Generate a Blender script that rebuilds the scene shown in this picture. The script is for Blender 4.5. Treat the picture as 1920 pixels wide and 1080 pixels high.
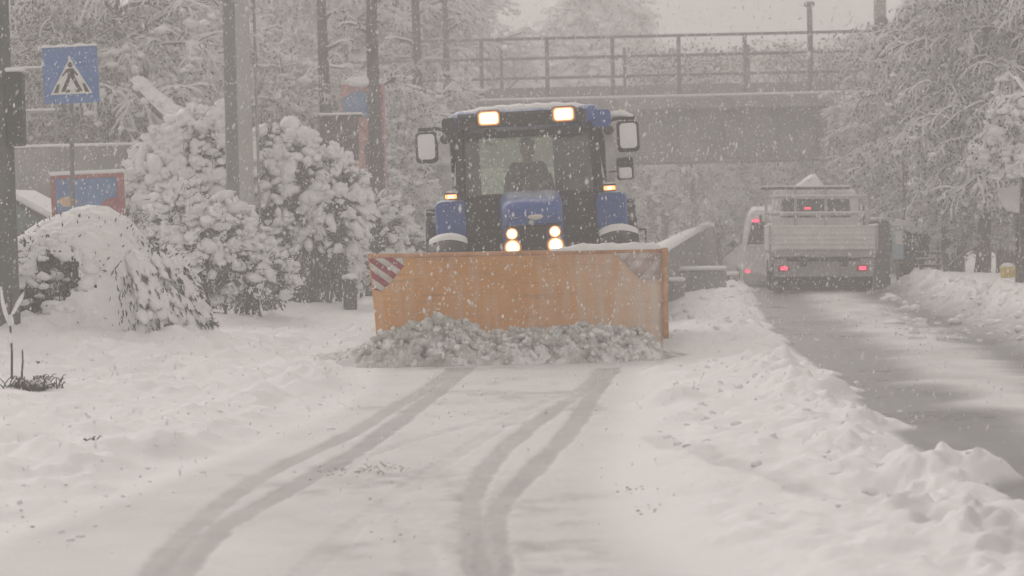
import bpy, bmesh, math, random
import numpy as np
from mathutils import Vector, Matrix, Euler

random.seed(7)
rng = np.random.default_rng(7)
R = math.radians
scene = bpy.context.scene
for o in list(bpy.data.objects):
    bpy.data.objects.remove(o)
col = scene.collection

# ------------------------------------------------------------------ camera
F = 5000.0                       # focal length in pixels of a 1920 wide frame
CAM_H = 1.63
PITCH, ROLL = R(1.75), R(1.3)
cam_d = bpy.data.cameras.new('camera')
cam_d.sensor_width = 36.0
cam_d.lens = F / 1920 * 36.0
cam_d.clip_start = 0.1
cam_d.clip_end = 3000
cam_d.dof.use_dof = True
cam_d.dof.focus_distance = 29.0
cam_d.dof.aperture_fstop = 4.0
cam = bpy.data.objects.new('camera', cam_d)
col.objects.link(cam)
CAM_M = Matrix.Translation((0, 0, CAM_H)) @ Euler((math.pi / 2 - PITCH, 0, 0)).to_matrix().to_4x4() @ Matrix.Rotation(-ROLL, 4, 'Z')
cam.matrix_world = CAM_M
scene.camera = cam

# ------------------------------------------------------------------ sky, sun, exposure
world = bpy.data.worlds.new('World')
scene.world = world
world.use_nodes = True
wn = world.node_tree
wn.nodes.clear()
wo = wn.nodes.new('ShaderNodeOutputWorld')
wb = wn.nodes.new('ShaderNodeBackground')
ws = wn.nodes.new('ShaderNodeTexSky')
ws.sky_type = 'NISHITA'
ws.sun_disc = False
ws.sun_elevation = R(38)
ws.sun_rotation = R(-25)
ws.air_density = 1.0
ws.dust_density = 6.0
whs = wn.nodes.new('ShaderNodeHueSaturation')          # cloud cover: no blue left in the light
whs.inputs['Saturation'].default_value = 0.0
wmx = wn.nodes.new('ShaderNodeMix')
wmx.data_type = 'RGBA'
wmx.blend_type = 'MULTIPLY'
wmx.inputs[0].default_value = 1.0
wmx.inputs[7].default_value = (1.0, 0.922, 0.878, 1)
wn.links.new(ws.outputs[0], whs.inputs['Color'])
wn.links.new(whs.outputs[0], wmx.inputs[6])
wn.links.new(wmx.outputs[2], wb.inputs[0])
wb.inputs[1].default_value = 0.10
wn.links.new(wb.outputs[0], wo.inputs[0])

sun_d = bpy.data.lights.new('sun', 'SUN')
sun_d.energy = 0.5
sun_d.angle = R(50)
sun_d.color = (1.0, 0.94, 0.88)
sun = bpy.data.objects.new('sun', sun_d)
col.objects.link(sun)
sun.rotation_euler = (R(52), 0, R(25))

scene.view_settings.view_transform = 'Standard'
scene.view_settings.look = 'None'
scene.view_settings.gamma = 1.0
scene.view_settings.use_curve_mapping = False
scene.view_settings.exposure = 0.11
cy = scene.cycles
scene.render.engine = 'CYCLES'
cy.use_denoising = True
try:
    cy.denoiser = 'OPENIMAGEDENOISE'
except Exception:
    pass
cy.max_bounces = 6
cy.diffuse_bounces = 3
cy.glossy_bounces = 2
cy.transmission_bounces = 4
cy.volume_bounces = 2
cy.transparent_max_bounces = 12
cy.sample_clamp_indirect = 4.0
cy.caustics_reflective = False
cy.caustics_refractive = False


def ray(px, py):
    d = CAM_M.to_3x3() @ Vector(((px - 960) / F, (540 - py) / F, -1))
    return d


def at(px, py, Y):
    d = ray(px, py)
    t = Y / d.y
    return Vector((0, 0, CAM_H)) + d * t


def gnd(px, py, z=0.0):
    d = ray(px, py)
    t = (z - CAM_H) / d.z
    return Vector((0, 0, CAM_H)) + d * t


def px_at(px, Y, z):
    """world point at depth Y, height z, seen in column px"""
    py = 387.0
    for _ in range(4):
        p = at(px, py, Y)
        py -= (z - p.z) * F / Y
    return at(px, py, Y)


# ------------------------------------------------------------------ materials
def nd(nt, t, **kw):
    n = nt.nodes.new(t)
    for k, v in kw.items():
        setattr(n, k, v)
    return n


def mat(name, color, rough=0.6, var=0.15, scale=6.0, bump=0.0, bscale=None, metallic=0.0, snow=None, tint=None, spec=0.4, snow_noise=0.5,
        snow_scale=9.0):
    """principled base with noise in the colour, optional relief and optional snow lying on faces that look up (snow=(low, high) of normal.z)"""
    m = bpy.data.materials.new(name)
    m.use_nodes = True
    nt = m.node_tree
    nt.nodes.clear()
    out = nd(nt, 'ShaderNodeOutputMaterial')
    b = nd(nt, 'ShaderNodeBsdfPrincipled')
    nt.links.new(b.outputs[0], out.inputs[0])
    b.inputs['Roughness'].default_value = rough
    b.inputs['Metallic'].default_value = metallic
    b.inputs['Specular IOR Level'].default_value = spec
    tc = nd(nt, 'ShaderNodeTexCoord')
    nz = nd(nt, 'ShaderNodeTexNoise')
    nz.inputs['Scale'].default_value = scale
    nz.inputs['Detail'].default_value = 5
    nt.links.new(tc.outputs['Object'], nz.inputs['Vector'])
    rmp = nd(nt, 'ShaderNodeValToRGB')
    c = Vector(color[:3])
    c2 = Vector(tint[:3]) if tint else c * (1 + var)
    rmp.color_ramp.elements[0].position = 0.3
    rmp.color_ramp.elements[1].position = 0.7
    rmp.color_ramp.elements[0].color = (*(c * (1 - var)), 1)
    rmp.color_ramp.elements[1].color = (*[min(1, x) for x in c2], 1)
    nt.links.new(nz.outputs[0], rmp.inputs[0])
    last = rmp.outputs[0]
    if snow:
        geo = nd(nt, 'ShaderNodeNewGeometry')
        sp = nd(nt, 'ShaderNodeSeparateXYZ')
        nt.links.new(geo.outputs['Normal'], sp.inputs[0])
        n2 = nd(nt, 'ShaderNodeTexNoise')
        n2.inputs['Scale'].default_value = snow_scale
        n2.inputs['Detail'].default_value = 4
        nt.links.new(tc.outputs['Object'], n2.inputs['Vector'])
        ad = nd(nt, 'ShaderNodeMath', operation='MULTIPLY_ADD')
        nt.links.new(n2.outputs[0], ad.inputs[0])
        ad.inputs[1].default_value = snow_noise * 2
        ad.inputs[2].default_value = -snow_noise
        a2 = nd(nt, 'ShaderNodeMath', operation='ADD')
        nt.links.new(sp.outputs[2], a2.inputs[0])
        nt.links.new(ad.outputs[0], a2.inputs[1])
        mr = nd(nt, 'ShaderNodeMapRange')
        mr.inputs[1].default_value, mr.inputs[2].default_value = snow
        nt.links.new(a2.outputs[0], mr.inputs[0])
        mx = nd(nt, 'ShaderNodeMix', data_type='RGBA')
        nt.links.new(mr.outputs[0], mx.inputs[0])
        nt.links.new(last, mx.inputs[6])
        mx.inputs[7].default_value = (0.84, 0.84, 0.84, 1)
        last = mx.outputs[2]
    nt.links.new(last, b.inputs['Base Color'])
    if bump:
        nb = nd(nt, 'ShaderNodeTexNoise')
        nb.inputs['Scale'].default_value = bscale or scale * 4
        nb.inputs['Detail'].default_value = 6
        nt.links.new(tc.outputs['Object'], nb.inputs['Vector'])
        bp = nd(nt, 'ShaderNodeBump')
        bp.inputs['Strength'].default_value = 0.6
        bp.inputs['Distance'].default_value = bump
        nt.links.new(nb.outputs[0], bp.inputs['Height'])
        nt.links.new(bp.outputs[0], b.inputs['Normal'])
    return m


def emit(name, color, strength):
    m = bpy.data.materials.new(name)
    m.use_nodes = True
    nt = m.node_tree
    nt.nodes.clear()
    out = nd(nt, 'ShaderNodeOutputMaterial')
    e = nd(nt, 'ShaderNodeEmission')
    e.inputs[0].default_value = (*color, 1)
    e.inputs[1].default_value = strength
    nt.links.new(e.outputs[0], out.inputs[0])
    return m


def glass(name, tint, gloss=0.12):
    m = bpy.data.materials.new(name)
    m.use_nodes = True
    nt = m.node_tree
    nt.nodes.clear()
    out = nd(nt, 'ShaderNodeOutputMaterial')
    t = nd(nt, 'ShaderNodeBsdfTransparent')
    t.inputs[0].default_value = (*tint, 1)
    g = nd(nt, 'ShaderNodeBsdfGlossy')
    g.inputs['Roughness'].default_value = 0.08
    fr = nd(nt, 'ShaderNodeFresnel')
    fr.inputs[0].default_value = 1.45
    tc = nd(nt, 'ShaderNodeTexCoord')
    nz = nd(nt, 'ShaderNodeTexNoise')
    nz.inputs['Scale'].default_value = 5
    nt.links.new(tc.outputs['Object'], nz.inputs['Vector'])
    ml = nd(nt, 'ShaderNodeMath', operation='MULTIPLY_ADD')
    nt.links.new(nz.outputs[0], ml.inputs[0])
    ml.inputs[1].default_value = gloss
    nt.links.new(fr.outputs[0], ml.inputs[2])
    mx = nd(nt, 'ShaderNodeMixShader')
    nt.links.new(ml.outputs[0], mx.inputs[0])
    nt.links.new(t.outputs[0], mx.inputs[1])
    nt.links.new(g.outputs[0], mx.inputs[2])
    nt.links.new(mx.outputs[0], out.inputs[0])
    return m


def ground_mat():
    """snow whose 'slush' attribute (tyre tracks, wet lane) turns it to grey slush, 'dirt' to brown crumbs"""
    m = bpy.data.materials.new('snow_ground')
    m.use_nodes = True
    nt = m.node_tree
    nt.nodes.clear()
    out = nd(nt, 'ShaderNodeOutputMaterial')
    b = nd(nt, 'ShaderNodeBsdfPrincipled')
    nt.links.new(b.outputs[0], out.inputs[0])
    at_ = nd(nt, 'ShaderNodeAttribute', attribute_name='slush')
    geo = nd(nt, 'ShaderNodeNewGeometry')
    nz = nd(nt, 'ShaderNodeTexNoise')
    nz.inputs['Scale'].default_value = 2.2
    nz.inputs['Detail'].default_value = 8
    nz.inputs['Roughness'].default_value = 0.65
    nt.links.new(geo.outputs['Position'], nz.inputs['Vector'])
    ad = nd(nt, 'ShaderNodeMath', operation='MULTIPLY_ADD')
    nt.links.new(nz.outputs[0], ad.inputs[0])
    ad.inputs[1].default_value = 0.5
    ad.inputs[2].default_value = -0.25
    a2 = nd(nt, 'ShaderNodeMath', operation='MULTIPLY')       # noise only where there is slush
    nt.links.new(ad.outputs[0], a2.inputs[0])
    pw = nd(nt, 'ShaderNodeMath', operation='POWER')
    nt.links.new(at_.outputs['Fac'], pw.inputs[0])
    pw.inputs[1].default_value = 0.5
    nt.links.new(pw.outputs[0], a2.inputs[1])
    a3 = nd(nt, 'ShaderNodeMath', operation='ADD', use_clamp=True)
    nt.links.new(at_.outputs['Fac'], a3.inputs[0])
    nt.links.new(a2.outputs[0], a3.inputs[1])
    rmp = nd(nt, 'ShaderNodeValToRGB')
    els = rmp.color_ramp.elements
    els[0].position, els[0].color = 0.0, (0.86, 0.86, 0.86, 1)
    els[1].position, els[1].color = 1.0, (0.12, 0.118, 0.115, 1)
    e = els.new(0.35)
    e.color = (0.55, 0.55, 0.545, 1)
    e = els.new(0.7)
    e.color = (0.27, 0.272, 0.268, 1)
    nt.links.new(a3.outputs[0], rmp.inputs[0])
    # brown crumbs
    n3 = nd(nt, 'ShaderNodeTexNoise')
    n3.inputs['Scale'].default_value = 9
    n3.inputs['Detail'].default_value = 6
    n3.inputs['Roughness'].default_value = 0.7
    mp = nd(nt, 'ShaderNodeMapping')
    mp.inputs['Scale'].default_value = (1, 0.6, 1)
    nt.links.new(geo.outputs['Position'], mp.inputs[0])
    nt.links.new(mp.outputs[0], n3.inputs['Vector'])
    d_at = nd(nt, 'ShaderNodeAttribute', attribute_name='dirt')
    mr = nd(nt, 'ShaderNodeMapRange')
    mr.inputs[1].default_value, mr.inputs[2].default_value = 0.62, 0.72
    nt.links.new(n3.outputs[0], mr.inputs[0])
    mm = nd(nt, 'ShaderNodeMath', operation='MULTIPLY')
    nt.links.new(mr.outputs[0], mm.inputs[0])
    nt.links.new(d_at.outputs['Fac'], mm.inputs[1])
    mx = nd(nt, 'ShaderNodeMix', data_type='RGBA')
    nt.links.new(mm.outputs[0], mx.inputs[0])
    nt.links.new(rmp.outputs[0], mx.inputs[6])
    mx.inputs[7].default_value = (0.30, 0.28, 0.24, 1)
    nt.links.new(mx.outputs[2], b.inputs['Base Color'])
    rr = nd(nt, 'ShaderNodeMapRange')
    rr.inputs[1].default_value, rr.inputs[2].default_value = 0.3, 1.0
    rr.inputs[3].default_value, rr.inputs[4].default_value = 0.75, 0.22
    nt.links.new(a3.outputs[0], rr.inputs[0])
    nt.links.new(rr.outputs[0], b.inputs['Roughness'])
    b.inputs['Specular IOR Level'].default_value = 0.35
    nb = nd(nt, 'ShaderNodeTexNoise')
    nb.inputs['Scale'].default_value = 14
    nb.inputs['Detail'].default_value = 7
    nb.inputs['Roughness'].default_value = 0.6
    nt.links.new(geo.outputs['Position'], nb.inputs['Vector'])
    bp = nd(nt, 'ShaderNodeBump')
    bp.inputs['Strength'].default_value = 0.4
    bp.inputs['Distance'].default_value = 0.015
    nt.links.new(nb.outputs[0], bp.inputs['Height'])
    nt.links.new(bp.outputs[0], b.inputs['Normal'])
    return m


M = {}
M['ground'] = ground_mat()
M['snow'] = mat('fresh_snow', (0.86, 0.86, 0.86), 0.75, 0.03, 5, bump=0.02, bscale=18, spec=0.3)
M['slush'] = mat('grey_slush', (0.50, 0.49, 0.455), 0.7, 0.2, 7, bump=0.03, bscale=30, tint=(0.86, 0.85, 0.83))
M['blue'] = mat('blue_paint', (0.024, 0.09, 0.34), 0.35, 0.15, 4, snow=(0.85, 1.25), snow_noise=0.3)
M['black'] = mat('black_plastic', (0.022, 0.022, 0.022), 0.5, 0.3, 8, snow=(0.9, 1.3), snow_noise=0.3)
M['cabin'] = mat('cab_frame_black', (0.020, 0.022, 0.018), 0.5, 0.3, 8)
M['rubber'] = mat('tyre_rubber', (0.02, 0.02, 0.021), 0.8, 0.3, 12, bump=0.01, snow=(0.75, 1.3), snow_noise=0.45)
M['steel'] = mat('dull_steel', (0.25, 0.25, 0.25), 0.45, 0.25, 8, metallic=0.6)
M['chrome'] = mat('chrome', (0.7, 0.7, 0.7), 0.15, 0.05, 5, metallic=1.0)
M['glass_cab'] = glass('cab_glass', (0.90, 0.94, 0.895), 0.14)
M['glass_dark'] = glass('dark_glass', (0.35, 0.40, 0.38))
M['white'] = mat('white_paint', (0.72, 0.72, 0.71), 0.45, 0.06, 5)
M['offwhite'] = mat('dirty_white_paint', (0.70, 0.695, 0.68), 0.5, 0.12, 4)
M['dirtywhite'] = mat('road_dirt_white', (0.40, 0.39, 0.375), 0.6, 0.2, 5)
M['red'] = mat('red_paint', (0.42, 0.03, 0.05), 0.5, 0.15, 6)
M['signblue'] = mat('sign_blue', (0.025, 0.13, 0.40), 0.4, 0.12, 9, tint=(0.08, 0.20, 0.46))
M['signwhite'] = mat('sign_white', (0.72, 0.71, 0.68), 0.5, 0.08, 12)
M['signblack'] = mat('sign_black', (0.03, 0.025, 0.025), 0.5, 0.2, 12)
M['concrete'] = mat('concrete', (0.28, 0.275, 0.265), 0.85, 0.2, 3, bump=0.01)
M['concrete_dark'] = mat('wet_concrete', (0.25, 0.247, 0.236), 0.7, 0.3, 2, bump=0.01)
M['galv'] = mat('galvanised_steel', (0.16, 0.16, 0.16), 0.5, 0.2, 6, metallic=0.3, snow=(0.6, 0.9), snow_noise=0.3)
M['wood_pole'] = mat('green_grey_timber', (0.10, 0.108, 0.088), 0.85, 0.35, 3, bump=0.01)
M['bark'] = mat('bark', (0.05, 0.043, 0.038), 0.9, 0.35, 5, bump=0.02, snow=(0.25, 0.75), snow_noise=0.55)
M['bark_plain'] = mat('bark_bare', (0.06, 0.053, 0.047), 0.9, 0.35, 5, bump=0.02, snow=(0.55, 1.0), snow_noise=0.6)
M['leaf'] = mat('evergreen_leaf', (0.034, 0.042, 0.030), 0.6, 0.35, 5, tint=(0.075, 0.088, 0.060))
M['leaf_brown'] = mat('winter_leaf', (0.055, 0.052, 0.040), 0.7, 0.35, 5, tint=(0.10, 0.085, 0.06))
M['twig'] = mat('twig', (0.055, 0.05, 0.045), 0.9, 0.3, 6)
M['seat'] = mat('seat_fabric', (0.02, 0.02, 0.022), 0.9, 0.3, 15)
M['jacket'] = mat('dark_jacket', (0.025, 0.026, 0.03), 0.85, 0.3, 12)
M['skin'] = mat('skin', (0.42, 0.26, 0.20), 0.55, 0.08, 10)
M['hair'] = mat('dark_hair', (0.02, 0.016, 0.013), 0.6, 0.3, 30)
M['yellow'] = mat('yellow_plastic', (0.55, 0.40, 0.05), 0.55, 0.12, 6)
M['greyblue'] = mat('grey_blue_paint', (0.11, 0.12, 0.14), 0.6, 0.15, 5)
M['cyan'] = mat('pale_blue_print', (0.30, 0.42, 0.48), 0.5, 0.15, 7)
M['greencab'] = mat('green_paint', (0.10, 0.15, 0.12), 0.6, 0.2, 5)
M['darkgreen'] = mat('dark_green_box', (0.025, 0.032, 0.027), 0.6, 0.25, 6)
M['purple'] = mat('dull_purple_print', (0.10, 0.07, 0.09), 0.6, 0.2, 5)
M['poster_red'] = mat('poster_red', (0.36, 0.06, 0.07), 0.6, 0.25, 4, tint=(0.42, 0.16, 0.16))
M['poster_pink'] = mat('poster_pink', (0.50, 0.26, 0.25), 0.6, 0.2, 6)
M['poster_blue'] = mat('poster_blue', (0.07, 0.17, 0.40), 0.6, 0.2, 5, tint=(0.16, 0.28, 0.50))
M['poster_orange'] = mat('poster_orange', (0.60, 0.40, 0.26), 0.6, 0.15, 6)
M['lamp_white'] = emit('lamp_core', (1.0, 0.80, 0.48), 6.0)
M['halo_amber'] = emit('lamp_halo', (1.0, 0.50, 0.20), 2.2)  # orange halo round the lit lamps, painted as a glowing ring
M['halo_dim'] = emit('lamp_halo_dim', (1.0, 0.36, 0.13), 0.55)  # fainter outer band of the same painted halo
M['indicator'] = emit('amber_flasher', (1.0, 0.30, 0.10), 3.0)
M['indicator_core'] = emit('amber_flasher_core', (1.0, 0.62, 0.36), 5.0)
M['tail'] = emit('red_tail_light', (1.0, 0.05, 0.14), 2.2)


def plow_mat():
    m = bpy.data.materials.new('orange_plow_paint')
    m.use_nodes = True
    nt = m.node_tree
    b = nt.nodes['Principled BSDF']
    b.inputs['Roughness'].default_value = 0.5
    tc = nd(nt, 'ShaderNodeTexCoord')
    n1 = nd(nt, 'ShaderNodeTexNoise')
    n1.inputs['Scale'].default_value = 3
    n1.inputs['Detail'].default_value = 6
    nt.links.new(tc.outputs['Object'], n1.inputs['Vector'])
    r1 = nd(nt, 'ShaderNodeValToRGB')
    r1.color_ramp.elements[0].position, r1.color_ramp.elements[1].position = 0.3, 0.75
    r1.color_ramp.elements[0].color = (0.66, 0.29, 0.055, 1)
    r1.color_ramp.elements[1].color = (0.80, 0.40, 0.11, 1)
    nt.links.new(n1.outputs[0], r1.inputs[0])
    n5 = nd(nt, 'ShaderNodeTexNoise')            # scrapes along the blade and rust above the cutting edge
    mp5 = nd(nt, 'ShaderNodeMapping')
    mp5.inputs['Scale'].default_value = (0.9, 1, 14)
    nt.links.new(tc.outputs['Object'], mp5.inputs[0])
    nt.links.new(mp5.outputs[0], n5.inputs['Vector'])
    n5.inputs['Scale'].default_value = 2.2
    n5.inputs['Detail'].default_value = 8
    m5 = nd(nt, 'ShaderNodeMapRange')
    m5.inputs[1].default_value, m5.inputs[2].default_value = 0.56, 0.72
    m5.inputs[4].default_value = 0.55
    nt.links.new(n5.outputs[0], m5.inputs[0])
    x5 = nd(nt, 'ShaderNodeMix', data_type='RGBA')
    nt.links.new(m5.outputs[0], x5.inputs[0])
    nt.links.new(r1.outputs[0], x5.inputs[6])
    x5.inputs[7].default_value = (0.33, 0.14, 0.05, 1)
    # snow plastered on: more towards one end, running down in streaks
    mp = nd(nt, 'ShaderNodeMapping')
    mp.inputs['Scale'].default_value = (9, 1, 1.3)
    nt.links.new(tc.outputs['Object'], mp.inputs[0])
    n2 = nd(nt, 'ShaderNodeTexNoise')
    n2.inputs['Scale'].default_value = 1.4
    n2.inputs['Detail'].default_value = 6
    nt.links.new(mp.outputs[0], n2.inputs['Vector'])
    sp = nd(nt, 'ShaderNodeSeparateXYZ')
    nt.links.new(tc.outputs['Object'], sp.inputs[0])
    mr = nd(nt, 'ShaderNodeMapRange')
    mr.inputs[1].default_value, mr.inputs[2].default_value = 0.1, 1.75
    mr.inputs[3].default_value, mr.inputs[4].default_value = 0.0, 0.62
    nt.links.new(sp.outputs[0], mr.inputs[0])
    ad = nd(nt, 'ShaderNodeMath', operation='ADD')
    nt.links.new(n2.outputs[0], ad.inputs[0])
    nt.links.new(mr.outputs[0], ad.inputs[1])
    m2 = nd(nt, 'ShaderNodeMapRange')
    m2.inputs[1].default_value, m2.inputs[2].default_value = 0.46, 1.15
    m2.inputs[4].default_value = 0.75
    nt.links.new(ad.outputs[0], m2.inputs[0])
    mx = nd(nt, 'ShaderNodeMix', data_type='RGBA')
    nt.links.new(m2.outputs[0], mx.inputs[0])
    nt.links.new(x5.outputs[2], mx.inputs[6])
    mx.inputs[7].default_value = (0.72, 0.68, 0.64, 1)
    nt.links.new(mx.outputs[2], b.inputs['Base Color'])
    return m


M['plow'] = plow_mat()
M['plow_edge'] = mat('orange_edge', (0.55, 0.22, 0.07), 0.55, 0.25, 6, tint=(0.68, 0.36, 0.18))
M['stripe_red'] = mat('stripe_red', (0.34, 0.03, 0.05), 0.45, 0.15, 8)
M['stripe_white'] = mat('stripe_white', (0.66, 0.62, 0.60), 0.5, 0.1, 8)
M['stripe_faint'] = mat('snowed_stripe', (0.52, 0.40, 0.37), 0.7, 0.12, 8)
M['stripe_snow'] = mat('snowed_board', (0.64, 0.58, 0.55), 0.8, 0.08, 8)


# ------------------------------------------------------------------ mesh builder
def _ico(sub):
    bm = bmesh.new()
    bmesh.ops.create_icosphere(bm, subdivisions=sub, radius=1)
    v = np.array([x.co[:] for x in bm.verts])
    f = np.array([[y.index for y in x.verts] for x in bm.faces])
    bm.free()
    return v, f


ICO = {k: _ico(k) for k in (1, 2, 3)}


class MB:
    def __init__(self):
        self.V, self.F, self.n = [], [], 0      # F: (array (m,k), material index)

    def add(self, v, f, m=0):
        v = np.asarray(v, float).reshape(-1, 3)
        if isinstance(f, np.ndarray):
            self.F.append((f + self.n, m))
        else:
            by = {}
            for q in f:
                by.setdefault(len(q), []).append(q)
            for k, q in by.items():
                self.F.append((np.array(q) + self.n, m))
        self.V.append(v)
        self.n += len(v)
        return self

    def box(self, c, s, b=0.0, rot=None, m=0):
        h = np.array(s, float) / 2
        b = min(b, h.min() * 0.9)
        sg = [(x, y, z) for x in (-1, 1) for y in (-1, 1) for z in (-1, 1)]
        if b <= 0:
            v = np.array(sg) * h
            f = [(0, 1, 3, 2), (4, 6, 7, 5), (0, 4, 5, 1), (2, 3, 7, 6), (0, 2, 6, 4), (1, 5, 7, 3)]
        else:
            v, ix = [], {}
            for q in sg:
                for a in range(3):
                    p = [q[i] * (h[i] - b) for i in range(3)]
                    p[a] = q[a] * h[a]
                    ix[(q, a)] = len(v)
                    v.append(p)
            v = np.array(v)
            f = []
            for a in range(3):
                o = [i for i in range(3) if i != a]
                for s_ in (-1, 1):
                    qs = []
                    for u, w in ((-1, -1), (1, -1), (1, 1), (-1, 1)):
                        q = [0, 0, 0]
                        q[a], q[o[0]], q[o[1]] = s_, u, w
                        qs.append(ix[(tuple(q), a)])
                    f.append(qs)
            for a in range(3):
                o = [i for i in range(3) if i != a]
                for u in (-1, 1):
                    for w in (-1, 1):
                        q0, q1 = [0, 0, 0], [0, 0, 0]
                        q0[a], q1[a] = -1, 1
                        q0[o[0]] = q1[o[0]] = u
                        q0[o[1]] = q1[o[1]] = w
                        q0, q1 = tuple(q0), tuple(q1)
                        f.append([ix[(q0, o[0])], ix[(q1, o[0])], ix[(q1, o[1])], ix[(q0, o[1])]])
            for q in sg:
                f.append([ix[(q, 0)], ix[(q, 1)], ix[(q, 2)]])
            g = []
            for q in f:
                p = v[q]
                nrm = np.cross(p[1] - p[0], p[2] - p[0])
                g.append(q if nrm.dot(p.mean(0)) > 0 else q[::-1])
            f = g
        if rot is not None:
            v = v @ np.array(rot.to_matrix() if hasattr(rot, 'to_matrix') else rot).T
        return self.add(v + np.array(c, float), f, m)

    def loft(self, rings, m=0, caps=True, closed=True):
        rings = [np.asarray(r, float) for r in rings]
        k = len(rings[0])
        f = []
        for i in range(len(rings) - 1):
            for j in range(k if closed else k - 1):
                j2 = (j + 1) % k
                f.append((i * k + j, i * k + j2, (i + 1) * k + j2, (i + 1) * k + j))
        if caps:
            f.append(tuple(range(k))[::-1])
            f.append(tuple((len(rings) - 1) * k + j for j in range(k)))
        return self.add(np.concatenate(rings), f, m)

    def tube(self, P, r, S=8, m=0, caps=True):
        P = [Vector(p) for p in P]
        rs = r if hasattr(r, '__len__') else [r] * len(P)
        rings = []
        up = None
        for i, p in enumerate(P):
            t = (P[min(i + 1, len(P) - 1)] - P[max(i - 1, 0)]).normalized()
            if up is None:
                up = Vector((0, 0, 1)) if abs(t.z) < 0.9 else Vector((1, 0, 0))
            u = t.cross(up).normalized()
            w = u.cross(t)
            rings.append([p + (u * math.cos(a) + w * math.sin(a)) * rs[i] for a in [2 * math.pi * k / S for k in range(S)]])
        return self.loft([np.array(q) for q in rings], m, caps)

    def lathe(self, prof, S=24, c=(0, 0, 0), axis='z', m=0):
        rings = []
        for r, z in prof:
            q = []
            for k in range(S):
                a = 2 * math.pi * k / S
                x, y = r * math.cos(a), r * math.sin(a)
                q.append({'z': (x, y, z), 'x': (z, x, y), 'y': (x, z, y)}[axis])
            rings.append(np.array(q) + np.array(c))
        return self.loft(rings, m, caps=True)

    def prism(self, poly, y0, y1, m=0, plane='xz'):
        """polygon in the xz plane, from y0 to y1 (or in yz, from x0 to x1)"""
        k = len(poly)
        if plane == 'xz':
            v = [(a, y0, b) for a, b in poly] + [(a, y1, b) for a, b in poly]
        elif plane == 'yz':
            v = [(y0, a, b) for a, b in poly] + [(y1, a, b) for a, b in poly]
        else:
            v = [(a, b, y0) for a, b in poly] + [(a, b, y1) for a, b in poly]
        f = [tuple(range(k)), tuple(range(2 * k - 1, k - 1, -1))]
        for j in range(k):
            f.append((j, j + k, (j + 1) % k + k, (j + 1) % k))
        return self.add(v, f, m)

    def tubes(self, P, rad, S=3, m=0, lift=0.0):
        """many polylines at once: P (N,K,3), rad (N,K)"""
        P = np.asarray(P, float)
        N, K, _ = P.shape
        if N == 0:
            return self
        T = np.gradient(P, axis=1)
        T /= np.linalg.norm(T, axis=2, keepdims=True) + 1e-9
        up = np.where(np.abs(T[..., 2:3]) > 0.9, np.array([1.0, 0, 0]), np.array([0, 0, 1.0]))
        u = np.cross(T, up)
        u /= np.linalg.norm(u, axis=2, keepdims=True) + 1e-9
        w = np.cross(u, T)
        a = np.arange(S) * 2 * math.pi / S + math.pi / 2
        V = P[:, :, None, :] + rad[:, :, None, None] * (u[:, :, None, :] * np.cos(a)[None, None, :, None] + w[:, :, None, :] * np.sin(a)[None, None, :, None])
        if lift:
            V[..., 2] += lift * rad[:, :, None]
        base = (np.arange(N) * K * S)[:, None, None]
        i = np.arange(K - 1)[None, :, None] * S
        j = np.arange(S)[None, None, :]
        j2 = (j + 1) % S
        f = np.stack([base + i + j, base + i + j2, base + i + S + j2, base + i + S + j], axis=-1).reshape(-1, 4)
        return self.add(V.reshape(-1, 3), f, m)

    def lumps(self, C, S, amp=0.25, sub=1, m=0, rot=None, freq=1.6):
        """many knobbly blobs: C (N,3), S (N,3), rot (N,3,3)"""
        C = np.asarray(C, float)
        N = len(C)
        if N == 0:
            return self
        bv, bf = ICO[sub]
        nv = len(bv)
        d = np.ones((N, nv))
        for k in range(3):
            w = rng.normal(size=(N, 3)) * freq * (1 + 0.6 * k)
            ph = rng.uniform(0, 6.28, (N, 1))
            d += amp / (1 + 0.5 * k) * np.sin(w @ bv.T + ph)
        V = bv[None] * d[..., None] * np.asarray(S, float)[:, None, :]
        if rot is not None:
            V = np.einsum('nij,nvj->nvi', rot, V)
        V = V + C[:, None, :]
        f = (bf[None] + (np.arange(N) * nv)[:, None, None]).reshape(-1, 3)
        return self.add(V.reshape(-1, 3), f, m)

    def leaves(self, C, size, D=None, m=0, aspect=0.5):
        """rhombic leaves at C (N,3), folded along the rib"""
        C = np.asarray(C, float)
        N = len(C)
        if N == 0:
            return self
        if D is None:
            D = rng.normal(size=(N, 3))
        D = D / (np.linalg.norm(D, axis=1, keepdims=True) + 1e-9)
        Q = rng.normal(size=(N, 3))
        U = np.cross(D, Q)
        U /= np.linalg.norm(U, axis=1, keepdims=True) + 1e-9
        Wn = np.cross(D, U)
        s = (size * rng.uniform(0.6, 1.3, N))[:, None]
        V = np.stack([C, C + D * s * 0.5 + U * s * aspect * 0.5 + Wn * s * 0.1, C + D * s, C + D * s * 0.5 - U * s * aspect * 0.5 + Wn * s * 0.1], axis=1)
        f = (np.array([[0, 1, 2], [0, 2, 3]])[None] + (np.arange(N) * 4)[:, None, None]).reshape(-1, 3)
        return self.add(V.reshape(-1, 3), f, m)

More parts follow.
